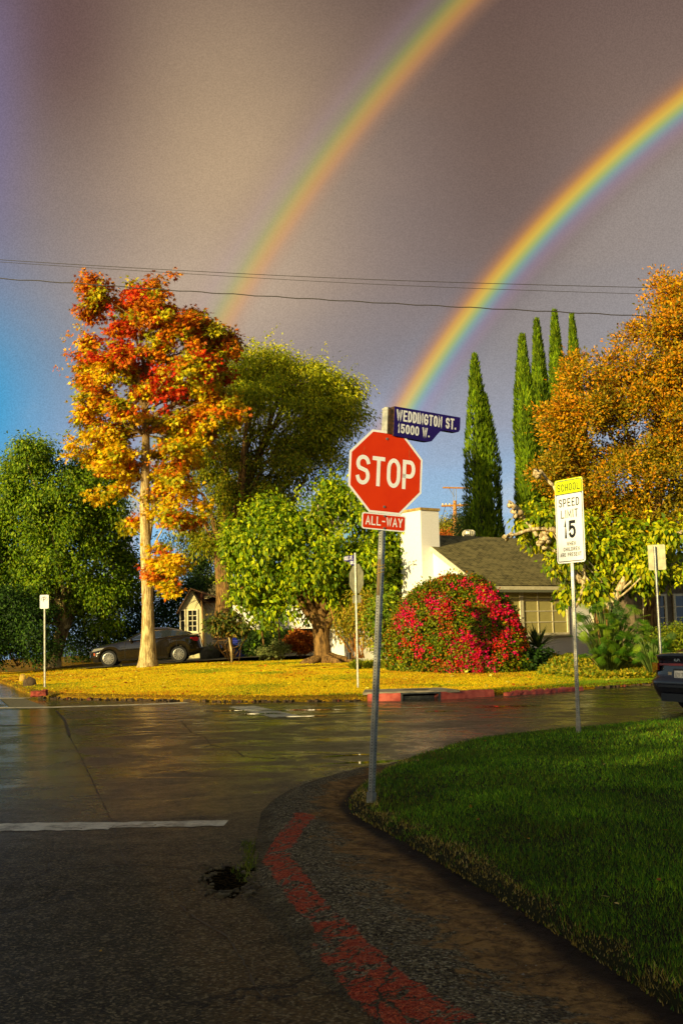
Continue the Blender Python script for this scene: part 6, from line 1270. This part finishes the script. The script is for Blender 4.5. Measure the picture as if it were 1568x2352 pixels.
def plants():
    # hedge and dark bushes at left behind the hatchback
    G = ((52, 84, 20), (38, 64, 16), (70, 100, 22), (30, 50, 14))
    leafy('hedge', [(-20, 1440, 52, 60, 70, 1.5), (60, 1440, 52, 60, 70, 1.5), (80, 1480, 50, 45, 45, 1.2), (20, 1400, 52, 60, 60, 1.5), (-40, 1490, 50, 60, 40, 1.2)], 420, 60, .3, .12, 'drop', G, 'dark ivy covered hedge behind the parking sign at the left edge', 'hedge', at(40, 1530, 51), droop=.6)
    leafy('hedge', [(x, 1450 + 12 * (x % 3), 62, 50, 62, 1.2) for x in range(150, 450, 38)] + [(x, 1370, 64, 50, 50, 1.5) for x in (170, 240, 310, 380, 440)], 620, 60, .35, .13, 'drop', G, 'long dark hedge behind the parked hatchback', 'hedge', at(300, 1510, 62), droop=.5)
    leafy('conifer', [(465, 1310, 75, 22, 30, 1.2), (480, 1270, 75, 12, 30, .8), (450, 1340, 75, 24, 24, 1.2), (440, 1290, 75, 20, 40, 1), (500, 1255, 75, 7, 20, .4)], 130, 60, .3, .14, 'oval', ((40, 60, 18), (30, 46, 14), (56, 80, 22)), 'dark conifer between the maple trunk and the far roofs', 'tree', at(460, 1480, 75))
    leafy('round_tree', [(492, 1330, 100, 16, 14, 1.5), (520, 1335, 100, 14, 12, 1.5), (480, 1340, 100, 14, 12, 1)], 60, 50, .5, .2, 'oval', ((150, 160, 30), (120, 140, 28)), 'small pale green tree crown above the far grey roof', 'tree', at(495, 1450, 100))
    leafy('round_tree', [(1020, 1220, 120, 26, 24, 2), (1050, 1215, 120, 26, 26, 2), (1075, 1230, 120, 22, 22, 2), (1000, 1235, 120, 16, 16, 2)], 200, 60, .6, .22, 'oval', ((150, 150, 40), (128, 134, 36), (170, 150, 44)), 'pale green distant tree behind the utility pole', 'tree', at(1040, 1400, 120))
    leafy('round_tree', [(1030, 1236, 112, 22, 10, 1.5), (1058, 1238, 112, 18, 10, 1.5)], 60, 50, .5, .2, 'oval', ((190, 104, 34), (170, 88, 30)), 'low orange tree behind the ridge of the shingle roof', 'tree', at(1044, 1400, 112))
    leafy('conifer', [(1066, 1205, 90, 18, 30, 1.2), (1078, 1180, 88, 8, 40, .8), (1072, 1225, 90, 16, 14, 1)], 90, 60, .35, .16, 'oval', ((44, 62, 18), (34, 50, 16)), 'ragged dark conifer hugging the left side of the lone cypress', 'tree', at(1070, 1400, 90))
    # shrub row by the driveway
    r, _ = leafy('sapling', [(525, 1420, 46.5, 32, 20, .6), (505, 1440, 46.5, 30, 16, .6), (550, 1438, 46.5, 26, 16, .6), (530, 1452, 46.5, 34, 10, .5), (488, 1425, 46.5, 14, 10, .4)], 110, 16, .12, .15, 'drop', ((96, 108, 28), (70, 84, 22), (130, 110, 40), (56, 70, 20)), 'small sapling with pale forked stem on the lawn before the blue bin', 'sapling', onfar(533, 1519), droop=.8, stem=14)
    mb = MB(); o = np.array(r.location); q = lambda x, y: at(x, y, 46.5) - o
    mb.tube([q(533, 1521), q(531, 1490), q(526, 1462)], [.05, .045, .035], 8); mb.tube([q(526, 1462), q(512, 1450)], [.03, .02], 6); mb.tube([q(526, 1462), q(532, 1448)], [.03, .02], 6); mb.build('trunk', BK_PALE, r, True)
    leafy('shrub', [(618, 1460, 54, 42, 38, .9), (600, 1485, 54, 40, 25, .9), (650, 1470, 54, 26, 30, .8)], 220, 30, .2, .12, 'oval', ((66, 96, 30), (50, 78, 24), (88, 112, 36)), 'feathery green shrub in front of the dark garage opening', 'shrub', at(618, 1508, 53), width=.5)
    leafy('shrub', [(628, 1495, 50, 30, 14, .4), (650, 1485, 50, 14, 12, .3), (606, 1498, 50, 14, 12, .3), (640, 1478, 50, 10, 8, .3)], 90, 22, .10, .10, 'oval', ((150, 160, 90), (124, 140, 70), (170, 176, 100)), 'low sage green shrub at the lawn edge before the feathery one', 'shrub', at(628, 1514, 50))
    leafy('shrub', [(570, 1478, 52.5, 22, 26, .6), (585, 1495, 52.5, 20, 14, .5)], 90, 30, .16, .13, 'oval', ((58, 88, 24), (76, 104, 30), (46, 70, 18)), 'dark round shrub right beside the blue bin', 'shrub', at(575, 1510, 52.5), width=.5)
    leafy('japanese_maple', [(690, 1462, 50.5, 22, 10, .5), (710, 1468, 50.5, 16, 8, .4), (672, 1474, 50.5, 14, 8, .4), (690, 1488, 50.5, 24, 8, .5), (685, 1450, 50.5, 10, 8, .3)], 100, 26, .13, .11, 'star', ((176, 92, 26), (150, 74, 24), (196, 120, 36)), 'small rusty orange japanese maple left of the thick trunk', 'shrub', at(690, 1512, 50.5))
    # spiky dracaenas
    for i, (px, ty, Y, lab) in enumerate([(463, 1378, 55, 'thin dark dracaena with a red tinged rosette before the cream gable'), (601, 1448, 52, 'left dracaena of the pair by the dark garage opening'), (637, 1418, 53, 'right taller dracaena of the pair by the dark garage opening'), (618, 1420, 54, 'middle dracaena before the white garage wall')]):
        b = at(px + 4, 1508, Y); r = empty('dracaena', b, lab, 'plant'); t = at(px, ty, Y) - b; MB().tube([(0, 0, 0), t * .5 + (.05, 0, 0), t], [.05, .045, .04], 7).build('trunk', BK_BROWN, r, True)
        fan(r, t, 70 if i == 0 else 50, 1.0 if i == 0 else .6, .025, ((86, 48, 34), (60, 40, 30)) if i == 0 else ((76, 96, 40), (60, 80, 30)), droop=.5, spread=1.3, up=.8)
        if i == 1: fan(r, np.array([0, 0, .35]), 50, .7, .03, ((70, 100, 36), (56, 84, 30)), droop=.3)
    b = at(482, 1515, 54); r = empty('plant_pot', b, 'round grey concrete planter with strap leaves behind the hatchback tail', 'planter')
    MB().tube([(0, 0, 0), (0, 0, .05), (0, 0, .45), (0, 0, .62), (0, 0, .63), (0, 0, .56)], [.40, .46, .50, .54, .50, .46], 24).build('pot', simple('planter_concrete', lin(120, 112, 86), lin(90, 84, 62), .85), r, True)
    fan(r, np.array([0, 0, .5]), 60, 1.0, .04, ((110, 130, 36), (84, 104, 28), (140, 150, 50)), droop=.5)
    # wheelie bins
    for px, Y, c, lab in ((508, 55, lin(16, 16, 17), 'black wheeled bin beside the planter'), (552, 54.5, lin(16, 34, 150), 'blue wheeled recycling bin behind the sapling')):
        b = at(px, 1515, Y); r = empty('wheeled_bin', b, lab, 'bin'); mt = simple('bin_%s' % ('black' if c[2] < .1 else 'blue'), c, rough=.45)
        m = MB(); T = [(-.27, -.28, 0), (.27, -.28, 0), (.27, .28, 0), (-.27, .28, 0), (-.33, -.36, .95), (.33, -.36, .95), (.33, .36, .95), (-.33, .36, .95)]; m.add(T, [(3, 2, 1, 0), (4, 5, 6, 7), (0, 1, 5, 4), (1, 2, 6, 5), (2, 3, 7, 6), (3, 0, 4, 7)]); m.box(-.36, .36, -.39, .38, .88, .93); m.build('body', mt, r)
        m = MB(); m.add([(-.36, -.40, .955), (.36, -.40, .955), (.36, .40, .955), (-.36, .40, .955), (-.32, -.30, 1.04), (.32, -.30, 1.04), (.32, .36, 1.06), (-.32, .36, 1.06)], [(3, 2, 1, 0), (4, 5, 6, 7), (0, 1, 5, 4), (1, 2, 6, 5), (2, 3, 7, 6), (3, 0, 4, 7)]); m.build('lid', mt, r)
        MB().prism(rrect(-.1, .1, .55, .68, .03), -.345, -.33).build('sticker', simple('bin_mark', lin(150, 160, 190)), r)
        MB().tube([(-.3, .34, .12), (.3, .34, .12)], .12, 14).build('wheels', M_TRIM, r)
    # bamboo-like tangle and grasses by the sunlit wall
    b = at(806, 1512, 43); r, _ = leafy('shrub', [(800, 1420, 43, 30, 30, .6), (835, 1420, 43, 30, 45, .7), (850, 1460, 43, 24, 30, .6), (790, 1450, 43, 18, 20, .5), (830, 1375, 43, 30, 22, .6)], 190, 20, .16, .13, 'oval', ((170, 150, 34), (140, 140, 30), (190, 160, 40), (110, 120, 24)), 'tangled yellow shrub with bare orange canes against the sunlit wall', 'shrub', b, droop=.8, width=.6)
    m = MB(); o = np.array(r.location)
    for i in range(16): x = rng.uniform(-.2, .5); m.tube([(x * .6 + .2, 0, 0), (x + rng.normal() * .2, rng.normal() * .15, 1.0), (x * 1.6 + rng.normal() * .3 - .1, rng.normal() * .3, 1.6 + rng.random() * .7)], [.03, .024, .01], 6)
    m.build('canes', simple('orange_cane', lin(190, 130, 44), lin(150, 96, 34), .7), r, True)
    for px, lab in ((868, 'tuft of tall green grass left of the flowering bush'), (838, 'low tuft of yellow green grass behind the far sign post')):
        b = onfar(px, 1522); b = at(px, 1522, 38); r = empty('grass_tuft', (b[0], b[1], .38), lab, 'plant'); 
        for j in range(5): fan(r, np.array([rng.normal() * .35, rng.normal() * .3, 0]), 46, .75, .02, ((150, 160, 30), (120, 146, 28), (170, 170, 40)), droop=.5, spread=.5, up=.95)
    leafy('vine', [(885, 1470, 40, 18, 40, .5), (870, 1420, 40, 22, 30, .5), (880, 1380, 41, 20, 40, .5)], 120, 22, .16, .13, 'drop', ((150, 160, 24), (120, 144, 24), (90, 120, 20)), 'climbing leafy vine on the shaded gable wall left of the bush', 'vine', at(880, 1515, 40))
    b = at(802, 1514, 42); r = empty('garden_light', b, 'short dark path light at the foot of the sunlit wall', 'garden light'); MB().tube([(0, 0, 0), (0, 0, .2)], .07, 12).build('housing', M_TRIM, r); MB().tube([(0, 0, .2), (0, 0, .24)], .085, 12).build('cap', M_TRIM, r)
    # monstera and ground cover at right
    Y = 33.2
    def monstera(root, spots, Lf):
        V = []; F = []; Cc = []; st = MB(); pal = [(70, 118, 22), (96, 138, 26), (52, 94, 20), (130, 156, 32)]
        for (x, y, z) in spots:
            d = unit(np.array([[x * .5 + rng.normal() * .4, y * .5 - .6 + rng.normal() * .4, rng.normal() * .35 - .15]]))[0]; nn = np.array([0, -.45, .9]) + rng.normal(size=3) * .35; X = np.cross(d, nn); X /= np.linalg.norm(X); L = Lf * rng.uniform(.7, 1.15); c = pick(pal, 1)[0]; nl = 8
            for s in (-1, 1):
                for j in range(nl):
                    t = j / (nl - 1); base = np.array([x, y, z]) + d * L * (t * .8); out = X * s * L * (.46 * math.sin(math.pi * (.22 + .66 * t))) + d * L * .22 + np.array([0, 0, -.10 * L]); b = len(V)
                    V.extend([base - d * L * .035, base + d * L * .035, base + out * .55 + d * L * .04, base + out * 1.08, base + out * .55 - d * L * .022]); Cc.extend([c] * 5); F.extend([(b, b + 1, b + 2), (b, b + 2, b + 4), (b + 4, b + 2, b + 3)])
            st.tube([(x * .25, y * .25 + .2, -.0), (x * .7, y * .7 + .1, z * .8), (x, y, z)], [.02, .015, .01], 5)
        tri_obj('leaves', np.array(V), np.array(F), LEAF, root, np.array(Cc)); st.build('stems', simple('green_stem', lin(90, 110, 40)), root, True)
    r = empty('monstera', (at(1400, 1500, Y)[0], Y, .36), 'big monstera with deeply cut glossy leaves under the mulberry', 'plant')
    sp = []; o = np.array(r.location)
    while len(sp) < 190:
        px, py = rng.uniform(1320, 1490), rng.uniform(1375, 1510)
        if ((px - 1402) / 86) ** 2 + ((py - 1455) / 80) ** 2 < 1 : dd = math.sqrt(1 - ((px - 1402) / 86) ** 2 - ((py - 1455) / 80) ** 2); sp.append(at(px, py, Y - dd * .9 + rng.random() * .3) - o)
    monstera(r, sp, .38)
    r = empty('monstera', (at(1505, 1515, 31)[0], 31, .36), 'lower dark monstera leaves beside the road sign post', 'plant'); o = np.array(r.location)
    monstera(r, [at(rng.uniform(1455, 1530), rng.uniform(1455, 1515), 31 + rng.random() * .8) - o for _ in range(70)], .32)
    leafy('hedge', [(1550, 1470, 32, 40, 34, .8), (1600, 1475, 32, 40, 34, .8), (1530, 1495, 32, 36, 22, .7)], 260, 40, .14, .08, 'oval', ((120, 136, 26), (90, 112, 22), (150, 154, 30)), 'low clipped hedge behind the black sedan', 'hedge', at(1550, 1515, 32))
    r, _ = leafy('agave', [(1240, 1470, 36.5, 1, 1, .05)], 2, 2, .01, .02, 'oval', ((60, 80, 30),), 'spiky agave under the paned window', 'plant', at(1235, 1495, 36.5)); fan(r, np.array([0, 0, .1]), 60, .95, .05, ((84, 104, 40), (60, 80, 30), (110, 120, 50)), droop=.12, spread=.9, up=.9)
    leafy('shrub', [(1225, 1505, 36, 26, 16, .5), (1205, 1515, 35.5, 20, 14, .4)], 80, 24, .12, .12, 'drop', ((52, 84, 24), (40, 66, 20)), 'dark leafy shrub in the shade right of the flowering bush', 'shrub', at(1220, 1525, 35.8))
    # ground cover mass
    n = 26000; px = rng.uniform(1225, 1600, n); t = rng.random(n); y0 = np.interp(px, [1225, 1300, 1380, 1500, 1600], [34.2, 33.0, 32.4, 32.2, 33]); Yy = y0 + t * 3.6; h = .10 + .34 * sm(t * 1.3) * np.interp(px, [1225, 1260, 1300, 1360, 1600], [.25, .9, 1, .7, .6]) * (.7 + .6 * vnoise(px, Yy, 25, 51))
    X = (px - 784) / FPX * Yy; P = np.c_[X, Yy, zfar(X, Yy) + h * (.75 + .3 * rng.random(n))]
    col = pick([(160, 150, 28), (130, 140, 26), (96, 120, 22), (186, 164, 36)], n); tag(leaves('ground_cover', P, rdir(n) + (0, 0, .1), rdir(n) * .7 + (0, -.4, .9), .11 * (.6 + .7 * rng.random(n)), col, 'oval', LEAF, None, 1.2), kind='stuff')
plants()
